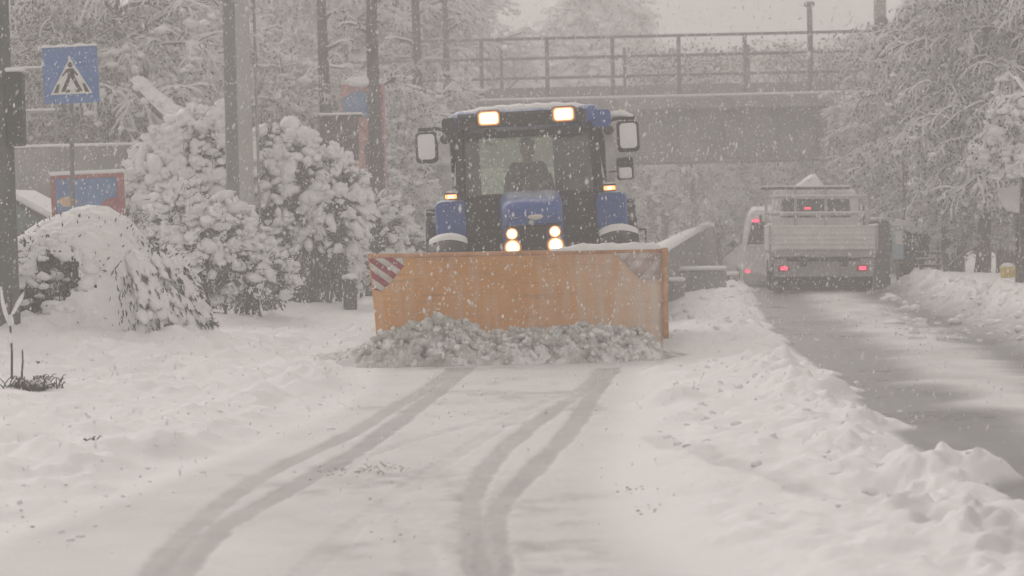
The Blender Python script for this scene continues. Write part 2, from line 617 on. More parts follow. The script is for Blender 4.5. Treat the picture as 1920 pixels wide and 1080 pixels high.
    def mesh(self, name, mats, smooth=True, angle=40):
        me = bpy.data.meshes.new(name)
        V = np.concatenate(self.V)
        loops = np.concatenate([f.reshape(-1) for f, _ in self.F])
        tot = np.concatenate([np.full(len(f), f.shape[1]) for f, _ in self.F])
        mi = np.concatenate([np.full(len(f), m) for f, m in self.F])
        me.vertices.add(len(V))
        me.vertices.foreach_set('co', V.reshape(-1))
        me.loops.add(len(loops))
        me.loops.foreach_set('vertex_index', loops.astype(np.int32))
        me.polygons.add(len(tot))
        st = np.concatenate([[0], np.cumsum(tot)[:-1]])
        me.polygons.foreach_set('loop_start', st.astype(np.int32))
        me.polygons.foreach_set('material_index', mi.astype(np.int32))
        me.update(calc_edges=True)
        me.validate()
        for x in mats:
            me.materials.append(x)
        if smooth:
            me.polygons.foreach_set('use_smooth', np.ones(len(me.polygons), dtype=bool))
            if angle:
                me.set_sharp_from_angle(angle=R(angle))
        return me

    def build(self, name, mats, parent=None, smooth=True, angle=40, loc=None, rot=None, kind=None):
        if not isinstance(mats, (list, tuple)):
            mats = [mats]
        o = bpy.data.objects.new(name, self.mesh(name, mats, smooth, angle))
        col.objects.link(o)
        if parent:
            o.parent = parent
        if loc is not None:
            o.location = loc
        if rot is not None:
            o.rotation_euler = rot
        if kind:
            o['kind'] = kind
        return o


def thing(name, label, cat, loc=(0, 0, 0), rot=(0, 0, 0), group=None):
    o = bpy.data.objects.new(name, None)
    o.empty_display_size = 0.3
    col.objects.link(o)
    o.location = loc
    o.rotation_euler = rot
    o['label'] = label
    o['category'] = cat
    if group:
        o['group'] = group
    return o


def tag(o, label, cat, group=None, kind=None):
    o['label'] = label
    o['category'] = cat
    if group:
        o['group'] = group
    if kind:
        o['kind'] = kind
    return o


def copy_tree(root, loc, rz=0.0, sc=1.0, label=None, group=None):
    c = root.copy()
    col.objects.link(c)
    c.location = loc
    c.rotation_euler = (0, 0, rz)
    c.scale = (sc, sc, sc)
    if label:
        c['label'] = label
    if group:
        c['group'] = group
    for ch in list(root.children):
        d = ch.copy()
        col.objects.link(d)
        d.parent = c
        for g in list(ch.children):
            e = g.copy()
            col.objects.link(e)
            e.parent = d
    return c


# ------------------------------------------------------------------ noise
def _h(i, j, s):
    n = (i.astype(np.int64) * 374761393 + j.astype(np.int64) * 668265263 + s * 974634777) & 0x7fffffff
    n = ((n ^ (n >> 13)) * 1274126177) & 0x7fffffff
    return ((n ^ (n >> 16)) & 0xffff) / 65535.0


def vn(x, y, s=0):
    i, j = np.floor(x), np.floor(y)
    fx, fy = x - i, y - j
    fx, fy = fx * fx * fx * (fx * (fx * 6 - 15) + 10), fy * fy * fy * (fy * (fy * 6 - 15) + 10)
    i, j = i.astype(np.int64), j.astype(np.int64)
    a = _h(i, j, s) * (1 - fx) + _h(i + 1, j, s) * fx
    b = _h(i, j + 1, s) * (1 - fx) + _h(i + 1, j + 1, s) * fx
    return a * (1 - fy) + b * fy


def fbm(x, y, s=0, o=4, g=0.5):
    t, a, n = 0, 1, 0
    for k in range(o):
        t = t + a * vn(x * 2 ** k + 17.3 * k, y * 2 ** k + 5.1 * k, s + k)
        n += a
        a *= g
    return t / n


def worley(x, y, s=0):
    """0 at a cell's point, rising away from it"""
    i, j = np.floor(x).astype(np.int64), np.floor(y).astype(np.int64)
    d = np.full(x.shape, 9.0)
    for a in (-1, 0, 1):
        for b in (-1, 0, 1):
            ci, cj = i + a, j + b
            qx = ci + _h(ci, cj, s)
            qy = cj + _h(ci, cj, s + 91)
            d = np.minimum(d, np.hypot(x - qx, y - qy))
    return d


def ss(a, b, x):
    t = np.clip((x - a) / (b - a), 0, 1)
    return t * t * (3 - 2 * t)


# ------------------------------------------------------------------ terrain
def curve(pts, ext):
    w = [tuple(gnd(*p)[:2]) for p in pts] + ext
    w.sort(key=lambda q: q[1])
    X, Y = np.array([q[0] for q in w]), np.array([q[1] for q in w])
    return lambda y: np.interp(y, Y, X)


XL = curve([(0, 1000), (200, 930), (420, 850), (640, 760), (690, 690)], [(-3.3, 6), (-1.0, 40), (-0.6, 60), (0.5, 80), (8, 180)])
XB1 = curve([(1232, 690), (1205, 800), (1185, 900), (1250, 1000), (1350, 1080)], [(1.4, 6), (2.0, 38), (4.0, 68), (6, 100), (12, 180)])
XB2 = curve([(1900, 915), (1750, 830), (1600, 715), (1470, 620), (1435, 562)], [(2.6, 6), (6.2, 68), (9.0, 100), (15, 180)])
XR = curve([(1660, 545), (1760, 592), (1860, 632), (1920, 656)], [(4.9, 6), (8.6, 68), (11.5, 100), (18, 180)])
LB = curve([(1560, 556), (1640, 600), (1740, 650), (1850, 720), (1930, 755)], [(4.1, 6), (7.4, 68), (10, 100)])


def poly_dist(x, y, pts):
    d = np.full(x.shape, 99.0)
    for (ax, ay), (bx, by) in zip(pts[:-1], pts[1:]):
        vx, vy = bx - ax, by - ay
        t = np.clip(((x - ax) * vx + (y - ay) * vy) / (vx * vx + vy * vy), 0, 1)
        d = np.minimum(d, np.hypot(x - ax - t * vx, y - ay - t * vy))
    return d


def smooth_poly(pts, n=6):
    w = [np.array(gnd(*p)[:2]) for p in pts]
    out = []
    for i in range(len(w) - 1):
        p0, p1, p2, p3 = w[max(i - 1, 0)], w[i], w[i + 1], w[min(i + 2, len(w) - 1)]
        for k in range(n):
            t = k / n
            out.append(0.5 * (2 * p1 + (p2 - p0) * t + (2 * p0 - 5 * p1 + 4 * p2 - p3) * t * t + (3 * p1 - p0 - 3 * p2 + p3) * t ** 3))
    out.append(w[-1])
    return out


TRACKS = [
    (smooth_poly([(850, 690), (800, 728), (740, 762), (660, 812), (560, 858), (470, 905), (400, 958), (340, 1010), (275, 1090)]), 0.08, 0.46),
    (smooth_poly([(878, 690), (820, 735), (740, 795), (680, 838), (600, 884), (500, 940), (420, 985), (370, 1030), (320, 1090)]), 0.09, 0.50),
    (smooth_poly([(1130, 690), (1095, 728), (1030, 775), (960, 828), (915, 875), (888, 930), (884, 980), (900, 1090)]), 0.075, 0.43),
    (smooth_poly([(1150, 690), (1115, 735), (1075, 800), (1010, 870), (965, 915), (932, 965), (925, 1020), (930, 1090)]), 0.085, 0.48),
    (smooth_poly([(1060, 742), (900, 790), (760, 830), (620, 880)]), 0.05, 0.24),
    (smooth_poly([(1230, 820), (1300, 860), (1500, 920), (1700, 985), (1920, 1060)]), 0.10, 0.14),
    (smooth_poly([(1010, 760), (860, 850), (700, 960), (560, 1090)]), 0.07, 0.20),
    (smooth_poly([(640, 900), (720, 930), (780, 1000), (800, 1090)]), 0.08, 0.22),
]
MOUND = tuple(px_at(172, 29.9, 0.1)[:2])
CLODS = []      # bumps standing on the berm: (x, y, r, h)
for p, r, h in [((1255, 760), 0.22, 0.22), ((1245, 700), 0.18, 0.14), ((1280, 790), 0.16, 0.10), ((1770, 905), 0.26, 0.24), ((1745, 920), 0.16, 0.14),
                ((1855, 900), 0.16, 0.22), ((1830, 930), 0.14, 0.12), ((1655, 800), 0.18, 0.13), ((1575, 745), 0.16, 0.12), ((1478, 690), 0.16, 0.12),
                ((1905, 960), 0.15, 0.12), ((700, 668), 0.22, 0.14), ((1590, 730), 0.12, 0.10), ((1340, 690), 0.2, 0.08), ((1320, 620), 0.3, 0.10),
                ((380, 790), 0.3, 0.10), ((360, 800), 0.14, 0.10), ((180, 830), 0.22, 0.10), ((480, 760), 0.25, 0.08), ((450, 780), 0.12, 0.09),
                ((290, 860), 0.15, 0.07), ((100, 900), 0.3, 0.12), ((60, 960), 0.25, 0.10), ((560, 730), 0.2, 0.07)]:
    q = gnd(*p)
    CLODS.append((q.x, q.y, r, h))


def dip(y):
    return -0.42 * ss(47, 58, y) - 0.5 * ss(58, 74, y) + 0.6 * ss(78, 110, y)


def terrain(x, y):
    """height, slush, dirt of the land at x, y (arrays)"""
    xl, x1, x2, xr, lb = XL(y), XB1(y), XB2(y) - 0.16, XR(y) + 0.22, LB(y)
    wob = (fbm(y * 1.1, x * 0.3 + 3, 5, 3) - 0.5)
    ml = ss(-0.05, 0.55, xl - x + wob * 0.7)
    mb = ss(-0.10, 0.45, x - x1 + wob * 0.5) * ss(-0.02, 0.30, x2 - x + (fbm(x * 3, y * 2.2, 9, 3) - 0.5) * 0.6)
    mr = ss(-0.05, 0.55, x - xr + (fbm(x * 2.5, y * 2, 19, 3) - 0.5) * 0.6)
    lane = ss(-0.1, 0.1, x - x2) * (1 - mr) * (1 - ss(0.03, 0.35, mb))
    big = fbm(x * 0.55, y * 0.4, 1, 3) - 0.5
    mid = fbm(x * 1.7, y * 1.5, 2, 4) - 0.5
    fine = fbm(x * 6, y * 6, 3, 4, 0.55) - 0.5
    clump = np.clip(0.55 - worley(x * 3.1 + mid, y * 2.6, 4), 0, 1)
    clump2 = np.clip(0.5 - worley(x * 6.3 + mid, y * 5.5, 14), 0, 1)
    z = 0.006 * fine + 0.012 * mid + dip(y)
    z = z + ml * (0.10 + 0.14 * big + 0.13 * mid + 0.055 * fine + 0.12 * clump * ss(0.45, 0.6, fbm(x, y, 8, 2)) + 0.35 * ss(0, 6, xl - x - 0.6))
    crest = np.exp(-((x2 - x - 0.42) / 0.34) ** 2)
    far = ss(24, 44, y)
    z = z + mb * (0.05 + 0.10 * big + 0.10 * mid + 0.04 * fine + crest * (0.0 + 0.12 * mid + 0.08 * clump + 0.09 * clump2 + 0.05 * fine) + 0.10 * far + 0.06 * clump * ss(0.5, 0.6, fbm(x * 1.2, y, 28, 2)))
    rc = np.exp(-((x - xr - 0.5) / 0.4) ** 2)
    z = z + mr * (0.22 + 0.10 * mid + 0.05 * fine + rc * (0.02 + 0.22 * clump + 0.14 * clump2) + 0.06 * big)
    strip = ss(0.75, 0.15, np.abs(x - lb) + wob * 0.7)
    edge = ss(0.30, 0.0, xr - x + wob * 0.6)
    z = z + lane * (0.02 * strip - 0.015 + 0.03 * edge)
    sl = np.zeros_like(x)
    road = ss(0, 0.3, x - xl) * ss(0, 0.4, x1 - x)
    sl = sl + road * (0.16 + 0.16 * (fbm(x * 1.3, y * 0.7, 33, 3) - 0.4) + 0.22 * np.clip(fbm(x * 3.5, y * 2.2, 35, 4, 0.6) - 0.52, 0, 1) * ss(0.4, 0.6, fbm(x * 0.8, y * 0.5, 36, 2)) * 4)
    near = y < 34
    for pts, w, a in TRACKS:
        d = np.full(x.shape, 9.0)
        d[near] = poly_dist(x[near], y[near], pts)
        d = d + 0.06 * (fbm(x * 4, y * 4, 41, 4, 0.6) - 0.5)
        t = ss(w + 0.03, w - 0.03, d)
        t = t * (0.75 + 0.5 * fbm(x * 2.2, y * 1.1, 43, 3))
        z = z - 0.010 * t + 0.007 * t * np.sin(y * 26 + x * 9) * ss(0.35, 0.6, fbm(x * 1.5, y, 47, 2))
        sl = np.maximum(sl, a * t)
    sl = sl + lane * np.clip(0.84 - 0.60 * strip - 0.22 * edge + 0.34 * (fbm(x * 2.0, y * 1.0, 52, 4) - 0.5), 0.05, 1)
    for cx, cy_, r, h in CLODS:
        d2 = ((x - cx) / r) ** 2 + ((y - cy_) / (r * 1.2)) ** 2
        k = d2 < 6
        g_ = np.exp(-d2[k] ** 1.3)
        z[k] += 0.55 * h * g_ * (1 + 0.7 * fine[k] + 0.6 * mid[k])
        sl[k] *= 1 - np.clip(g_ * 3, 0, 1)
    md = ((x - MOUND[0]) / 1.75) ** 2 + ((y - MOUND[1] + 0.5) / 2.3) ** 2
    z = z + 0.20 * np.exp(-md ** 1.4) * (1 + 0.5 * mid + 0.3 * fine)
    z = z + road * 0.014 * (fbm(x * 9, y * 5, 44, 4, 0.6) - 0.5) * ss(0.4, 0.6, fbm(x * 0.9, y * 0.6, 45, 3))
    dirt = np.clip(ml * 0.6 + mb * 0.12 + road * 0.45 + mr * 0.5, 0, 1) * ss(0.42, 0.62, fbm(x * 0.8, y * 0.5, 61, 3))
    # land rises behind
    z = z + 3.0 * ss(85, 200, y) + 2.6 * ss(2.0, 12, -x - 2) * ss(48, 75, y) + 1.5 * ss(4, 14, x - xr - 1) * ss(52, 75, y)
    return z, np.clip(sl, 0, 1), dirt


def tz(x, y):
    z, _, _ = terrain(np.array([float(x)]), np.array([float(y)]))
    return float(z[0])


NU, NV = 700, 760
tv = np.linspace(0, 1, NV)
Yg = 7.0 * (420 / 7.0) ** tv ** 1.15
uu = np.linspace(-1, 1, NU)
uu = np.sign(uu) * np.abs(uu) ** 1.35
Xg = uu[None, :] * (2.2 + 0.36 * Yg[:, None])
Yg2 = np.repeat(Yg[:, None], NU, 1)
Zg, SLg, DIg = terrain(Xg.ravel(), Yg2.ravel())
Pg = np.stack([Xg.ravel(), Yg2.ravel(), Zg], 1)
G3 = Pg.reshape(NV, NU, 3)
nrm = np.cross(np.gradient(G3, axis=1), np.gradient(G3, axis=0)).reshape(-1, 3)
nrm /= np.linalg.norm(nrm, axis=1, keepdims=True)
ii, jj = np.meshgrid(np.arange(NV - 1), np.arange(NU - 1), indexing='ij')
q0 = (ii * NU + jj).ravel()
quads = np.stack([q0, q0 + 1, q0 + NU + 1, q0 + NU], 1)
fc = Pg[quads].mean(1)
reg = np.where(fc[:, 0] < XL(fc[:, 1]), 0, np.where(fc[:, 0] < XB1(fc[:, 1]), 1, np.where(fc[:, 0] < XB2(fc[:, 1]) - 0.16, 2, np.where(fc[:, 0] < XR(fc[:, 1]) + 0.22, 3, 4))))
for k, nm in enumerate(['snowy_ground', 'snowy_road', 'snow_berm', 'slushy_road', 'snow_bank']):
    sel = quads[reg == k]
    used, inv = np.unique(sel, return_inverse=True)
    mb_ = MB()
    mb_.add(Pg[used], inv.reshape(-1, 4))
    o = mb_.build(nm, M['ground'], angle=None, kind='structure')
    me = o.data
    for an, arr in (('slush', SLg), ('dirt', DIg)):
        a = me.attributes.new(an, 'FLOAT', 'POINT')
        a.data.foreach_set('value', arr[used].astype(np.float32))
    me.normals_split_custom_set_from_vertices(nrm[used].tolist())
# plain land round and below the modelled part
mb_ = MB()
mb_.add([(-700, -60, -1.3), (700, -60, -1.3), (700, 800, -1.3), (-700, 800, -1.3)], [(0, 1, 2, 3)])
mb_.build('land', M['snow'], kind='structure')

# ------------------------------------------------------------------ haze (falling snow fills the air)
HAZE_DENSITY = 0.0088
mb_ = MB().box((0, 300, 9.9), (900, 700, 24.6))
hz = mb_.build('haze', [], smooth=False, kind='stuff')
hm = bpy.data.materials.new('snowy_air')
hm.use_nodes = True
hm.node_tree.nodes.clear()
ho = nd(hm.node_tree, 'ShaderNodeOutputMaterial')
hv = nd(hm.node_tree, 'ShaderNodeVolumePrincipled')
hv.inputs['Color'].default_value = (0.94, 0.93, 0.92, 1)
hv.inputs['Density'].default_value = HAZE_DENSITY
hv.inputs['Anisotropy'].default_value = 0.15
hm.node_tree.links.new(hv.outputs[0], ho.inputs['Volume'])
hz.data.materials.append(hm)
hz['label'] = 'pale air full of fine falling snow'

#==STRUCTURE==
# ------------------------------------------------------------------ railway bridge
BY = 68.0
br = thing('railway_bridge', 'grey bridge over the road with snow lined deck and three rail fence', 'bridge', (0, BY, 0))
ZD = at(1300, 182, BY).z
bx0, bx1 = at(600, 185, BY).x, at(1860, 175, BY).x
MB().box(((bx0 + bx1) / 2, 2.2, ZD - 0.17), (bx1 - bx0, 5.0, 0.30), 0.03).build('deck', M['concrete_dark'], br)
g_ = MB()
for gy in (0.35, 4.0):
    g_.box(((bx0 + bx1) / 2, gy, ZD - 0.95), (bx1 - bx0 - 0.2, 0.25, 1.25), 0.02)
    g_.box(((bx0 + bx1) / 2, gy, ZD - 1.605), (bx1 - bx0 - 0.2, 0.5, 0.06))
g_.build('girder', M['concrete_dark'], br)
for k in range(14):
    xs = bx0 + 0.8 + k * (bx1 - bx0 - 1.6) / 13
    MB().box((xs, 0.15, ZD - 0.96), (0.05, 0.14, 1.18)).build('girder_stiffener', M['concrete_dark'], br)
MB().box(((bx0 + bx1) / 2, 0.0, ZD + 0.03), (bx1 - bx0, 0.34, 0.09), 0.035).build('deck_snow', M['snow'], br)
post_px = [650, 775, 903, 1026, 1149, 1273, 1397, 1521, 1645, 1770]
rail_z = [at(1300, 66, BY).z, at(1300, 103, BY).z, at(1300, 140, BY).z]
for px in post_px:
    xx = px_at(px, BY, ZD + 0.8).x
    MB().box((xx, 0, (ZD + 0.1 + rail_z[0]) / 2), (0.10, 0.10, rail_z[0] - ZD - 0.06), 0.01).build('rail_post', M['galv'], br)
for z_ in rail_z:
    MB().box(((bx0 + bx1) / 2, -0.075, z_), (bx1 - bx0, 0.045, 0.075), 0.008).build('rail', M['galv'], br)
# far side fence
for px in post_px[::2]:
    xx = px_at(px, BY, ZD + 0.8).x
    MB().box((xx + 0.5, 4.6, (ZD + rail_z[0]) / 2), (0.08, 0.08, rail_z[0] - ZD), 0.01).build('rail_post', M['galv'], br)
MB().box(((bx0 + bx1) / 2, 4.53, ZD + 0.28), (bx1 - bx0, 0.05, 0.5)).build('kerb_wall', M['concrete'], br)
for (a_, b_) in ((at(560, 300, BY).x, at(800, 300, BY).x), (at(1672, 300, BY).x, at(1790, 300, BY).x)):
    MB().box(((a_ + b_) / 2, 2.2, (ZD - 1.64 - 1.6) / 2), (b_ - a_, 6.0, ZD - 1.64 + 1.6), 0.03).build('abutment', M['concrete'], br)

# signal mast and round signal at the bridge's end
p = px_at(1521, BY + 3.2, ZD)
m_ = thing('signal_mast', 'tall thin mast with a flat cap rising behind the bridge fence', 'mast', (p.x, BY + 3.2, ZD))
zt = at(1521, 12, BY + 3.2).z - ZD
MB().tube([(0, 0, -0.02), (0, 0, zt)], 0.075, 10).build('pole', M['galv'], m_)
MB().box((0, 0, zt + 0.06), (0.26, 0.26, 0.13), 0.03).build('cap', M['galv'], m_)
p = px_at(1655, BY + 3.0, ZD)
m_ = thing('railway_signal', 'round topped signal beside the tall post at the end of the bridge', 'signal', (p.x, BY + 3.0, ZD))
zt = at(1655, 42, BY + 3.0).z - ZD
MB().tube([(0, 0, -0.02), (0, 0, zt)], 0.06, 10).build('pole', M['galv'], m_)
MB().lathe([(0.02, -0.05), (0.17, -0.05), (0.18, 0), (0.17, 0.05), (0.02, 0.05)], 20, (0, -0.06, zt), 'y').build('disc', M['cabin'], m_)
p = px_at(1653, BY + 4.2, ZD)
m_ = thing('line_mast', 'thick mast standing behind the round signal at the bridge end', 'mast', (p.x, BY + 4.2, ZD))
MB().box((0, 0, 2.6), (0.30, 0.30, 5.2), 0.02).build('column', M['concrete'], m_)
MB().box((0.3, 0, 4.7), (1.0, 0.12, 0.12), 0.01).build('bracket', M['galv'], m_)

# ------------------------------------------------------------------ low wall with snow coping beside the sunken lane
wl = thing('parapet_wall', 'low grey wall with a thick snow coping running back between plow and truck', 'wall')
zw = 0.92
pa, pb = [tuple(gnd(*q, zw)[:2]) for q in ((1214, 482), (1246, 464), (1290, 440), (1330, 420), (1352, 411))], 0.22
v_, s_ = MB(), MB()
ring, ring2 = [], []
for x, y in pa:
    zb = tz(x, y) - 0.4
    zz = zw + (0.22 if y < 40 else 0)*0
    ring.append([(x - pb / 2, y, zb), (x + pb / 2, y, zb), (x + pb / 2, y, zz), (x - pb / 2, y, zz)])
    ring2.append([(x - pb / 2 - .06, y, zz + .004), (x + pb / 2 + .06, y, zz + .004), (x + pb / 2 + 0.03, y, zz + .07), (x, y, zz + .10), (x - pb / 2 - 0.02, y, zz + .065)])
v_.loft(ring).build('wall_body', M['concrete'], wl, angle=30)
s_.loft(ring2).build('snow_coping', M['snow'], wl, angle=60)
# snowy kerbs in front of the low wall
for i, (px, py, Y, w, d) in enumerate([(1318, 507, 44, 0.75, 0.35), (1252, 528, 41, 0.5, 0.3), (1355, 517, 46, 0.5, 0.3)]):
    p = at(px, py, Y)
    k_ = thing('concrete_block', ['low concrete block under snow at the middle of the wall foot', 'low concrete block under snow just beside the plow end', 'low concrete block under snow next to the silver van'][i], 'block', (p.x, Y, 0))
    zb = tz(p.x, Y) - 0.1
    MB().box((0, 0, (p.z + zb) / 2), (w, d, p.z - zb), 0.03).build('block_body', M['concrete'], k_)
    MB().box((0, 0, p.z + 0.035), (w + 0.04, d + 0.04, 0.065), 0.03).build('snow_cap', M['snow'], k_)

# retaining wall behind the crossing sign
def rail_wall():
    Y = 46
    x0, x1, z = at(-60, 272, Y).x, at(292, 268, Y).x, at(170, 275, Y).z
    w = thing('retaining_wall', 'dark wall with a thin line of snow along its top behind the crossing sign', 'wall', (0, Y, 0))
    b = tz((x0 + x1) / 2, Y) - 0.5
    MB().box(((x0 + x1) / 2, 0, (z + b) / 2), (x1 - x0, 0.3, z - b), 0.02).build('wall_body', M['concrete_dark'], w)
    MB().box(((x0 + x1) / 2, 0, z + 0.03), (x1 - x0 + 0.05, 0.36, 0.055), 0.025).build('snow_coping', M['snow'], w)
    xe = at(291, 262, Y).x
    MB().box((xe, -0.2, z * 0.5 + 0.12), (0.07, 0.07, z + 0.1), 0.01).build('end_post', M['galv'], w)
    w2 = thing('metal_railing', 'thin two bar railing with snow on its bars above the dark wall', 'railing', (0, Y + 0.9, 0))
    for zz in (at(60, 131, Y + 0.9).z, at(60, 211, Y + 0.9).z):
        MB().box(((x0 + at(85, 131, Y).x) / 2, 0, zz), (at(85, 131, Y).x - x0, 0.04, 0.045), 0.01).build('rail', M['steel'], w2)
        MB().box(((x0 + at(85, 131, Y).x) / 2, 0, zz + 0.045), (at(85, 131, Y).x - x0, 0.05, 0.04), 0.015).build('rail_snow', M['snow'], w2)
    zt = at(60, 131, Y + 0.9).z
    for px in (-40, 84):
        MB().box((at(px, 131, Y).x, 0.05, zt / 2 - 0.2), (0.06, 0.06, zt + 0.4), 0.01).build('rail_post', M['steel'], w2)
rail_wall()

# small shed with snowy roof
def shed():
    Y = 39
    xl, xr = at(-75, 400, Y).x, at(112, 400, Y).x
    zr, ze = at(60, 371, Y).z, at(60, 432, Y).z
    s = thing('garden_shed', 'small green shed with snow covered pitched roof behind the snow mound', 'shed', ((xl + xr) / 2, Y, 0))
    w = xr - xl
    b = tz((xl + xr) / 2, Y) - 0.3
    xg = at(28, 400, Y).x - (xl + xr) / 2
    MB().prism([(-w / 2, b), (w / 2, b), (w / 2, ze), (0.0, zr - 0.05), (-w / 2, ze)], 0, 2.0).build('wall_body', M['greencab'], s)
    MB().prism([(0, zr - 0.03), (w / 2 + 0.1, ze - 0.05), (w / 2 + 0.1, ze + 0.01), (0, zr + 0.04)], -0.1, 2.1).build('roof', M['cabin'], s)
    MB().prism([(0, zr + 0.043), (w / 2 + 0.1, ze + 0.013), (w / 2 + 0.08, ze + 0.15), (0, zr + 0.13)], -0.06, 2.1).build('roof_snow', M['snow'], s)
    MB().prism([(0, zr - 0.03), (-w / 2 - 0.1, ze - 0.05), (-w / 2 - 0.1, ze + 0.01), (0, zr + 0.04)], -0.1, 2.1).build('roof', M['cabin'], s)
    MB().prism([(0, zr + 0.043), (-w / 2 - 0.1, ze + 0.013), (-w / 2 - 0.08, ze + 0.15), (0, zr + 0.13)], -0.06, 2.1).build('roof_snow', M['snow'], s)
    MB().box((-0.1, -0.02, (b + ze) / 2), (0.45, 0.04, ze - b - 0.1)).build('door', M['wood_pole'], s)
shed()

# ------------------------------------------------------------------ poles
def timber_pole():
    p = gnd(6, 668)
    Y = 28.4
    x = px_at(5, Y, 0.2).x
    z0 = tz(x, Y)
    t = thing('timber_pole', 'thick green grey pole standing in the snow at the picture edge', 'pole', (x, Y, z0 - 0.1))
    MB().tube([(0.0, 0, 0), (-0.01, 0, 1.5), (-0.02, 0, 3.2), (-0.05, 0, 6.5)], [0.20, 0.195, 0.19, 0.18], 18).build('shaft', M['wood_pole'], t)
    q = at(33, 205, Y)
    b = MB().box((q.x - x - 0.01, -0.05, q.z - z0 + 0.1), (0.17, 0.26, 0.78), 0.02)
    o = b.build('control_box', M['darkgreen'], t)
    MB().box((q.x - x - 0.01, -0.05, q.z - z0 + 0.1 + 0.415), (0.18, 0.27, 0.05), 0.02).build('snow_cap', M['snow'], o)
    MB().tube([(-0.02, -0.02, 2.0), (0.12, -0.1, 2.1)], 0.015, 6).build('bracket', M['steel'], o)
timber_pole()


def concrete_pole():
    Y = 39.0
    zb = tz(px_at(474, Y, 0).x, Y)
    b = px_at(457, Y, zb)
    tp = at(437, -160, Y)
    c = thing('concrete_pole', 'tall square concrete pole with one wet dark face between the snowy bushes', 'pole', (b.x, Y, zb - 0.2))
    h = tp.z - zb + 0.2
    L = tp.x - b.x
    def shaft(z0, z1, w0, w1):
        r = []
        for z, w in ((z0, w0), (z1, w1)):
            cx = L * z / h
            r.append([(cx - w * 0.7, -w * 0.15, z), (cx - w * 0.62, -w * 0.35, z), (cx - w * .0, -w * 0.55, z), (cx + w * 0.62, -w * 0.15, z), (cx + w * 0.7, 0.0, z), (cx, w * 0.6, z)])
        return r
    o = MB().loft(shaft(0, h, 0.30, 0.26)).build('shaft', M['pole_c'], c, angle=20)
    MB().tube([(0.16 + 0.11, 0.05, 0.3), (0.16 + L + 0.10, 0.05, h)], 0.022, 8).build('cable_pipe', M['concrete'], c)
M['pole_c'] = mat('weathered_concrete_pole', (0.17, 0.172, 0.16), 0.85, 0.22, 2.5, bump=0.008)
# wet on one side: the weather side of the pole is plastered with snow dust, the lee side is bare and wet
_nt = M['pole_c'].node_tree
_b = [n for n in _nt.nodes if n.type == 'BSDF_PRINCIPLED'][0]
_src = _b.inputs['Base Color'].links[0].from_socket
_geo = nd(_nt, 'ShaderNodeNewGeometry')
_sp = nd(_nt, 'ShaderNodeSeparateXYZ')
_nt.links.new(_geo.outputs['True Normal'], _sp.inputs[0])
_mr = nd(_nt, 'ShaderNodeMapRange')
_mr.inputs[1].default_value, _mr.inputs[2].default_value = -0.1, 0.3
_mr.inputs[3].default_value, _mr.inputs[4].default_value = 0.0, 0.42
_nt.links.new(_sp.outputs[0], _mr.inputs[0])
_mx = nd(_nt, 'ShaderNodeMix', data_type='RGBA')
_nt.links.new(_mr.outputs[0], _mx.inputs[0])
_nt.links.new(_src, _mx.inputs[6])
_mx.inputs[7].default_value = (0.7, 0.7, 0.68, 1)
_nt.links.new(_mx.outputs[2], _b.inputs['Base Color'])
concrete_pole()

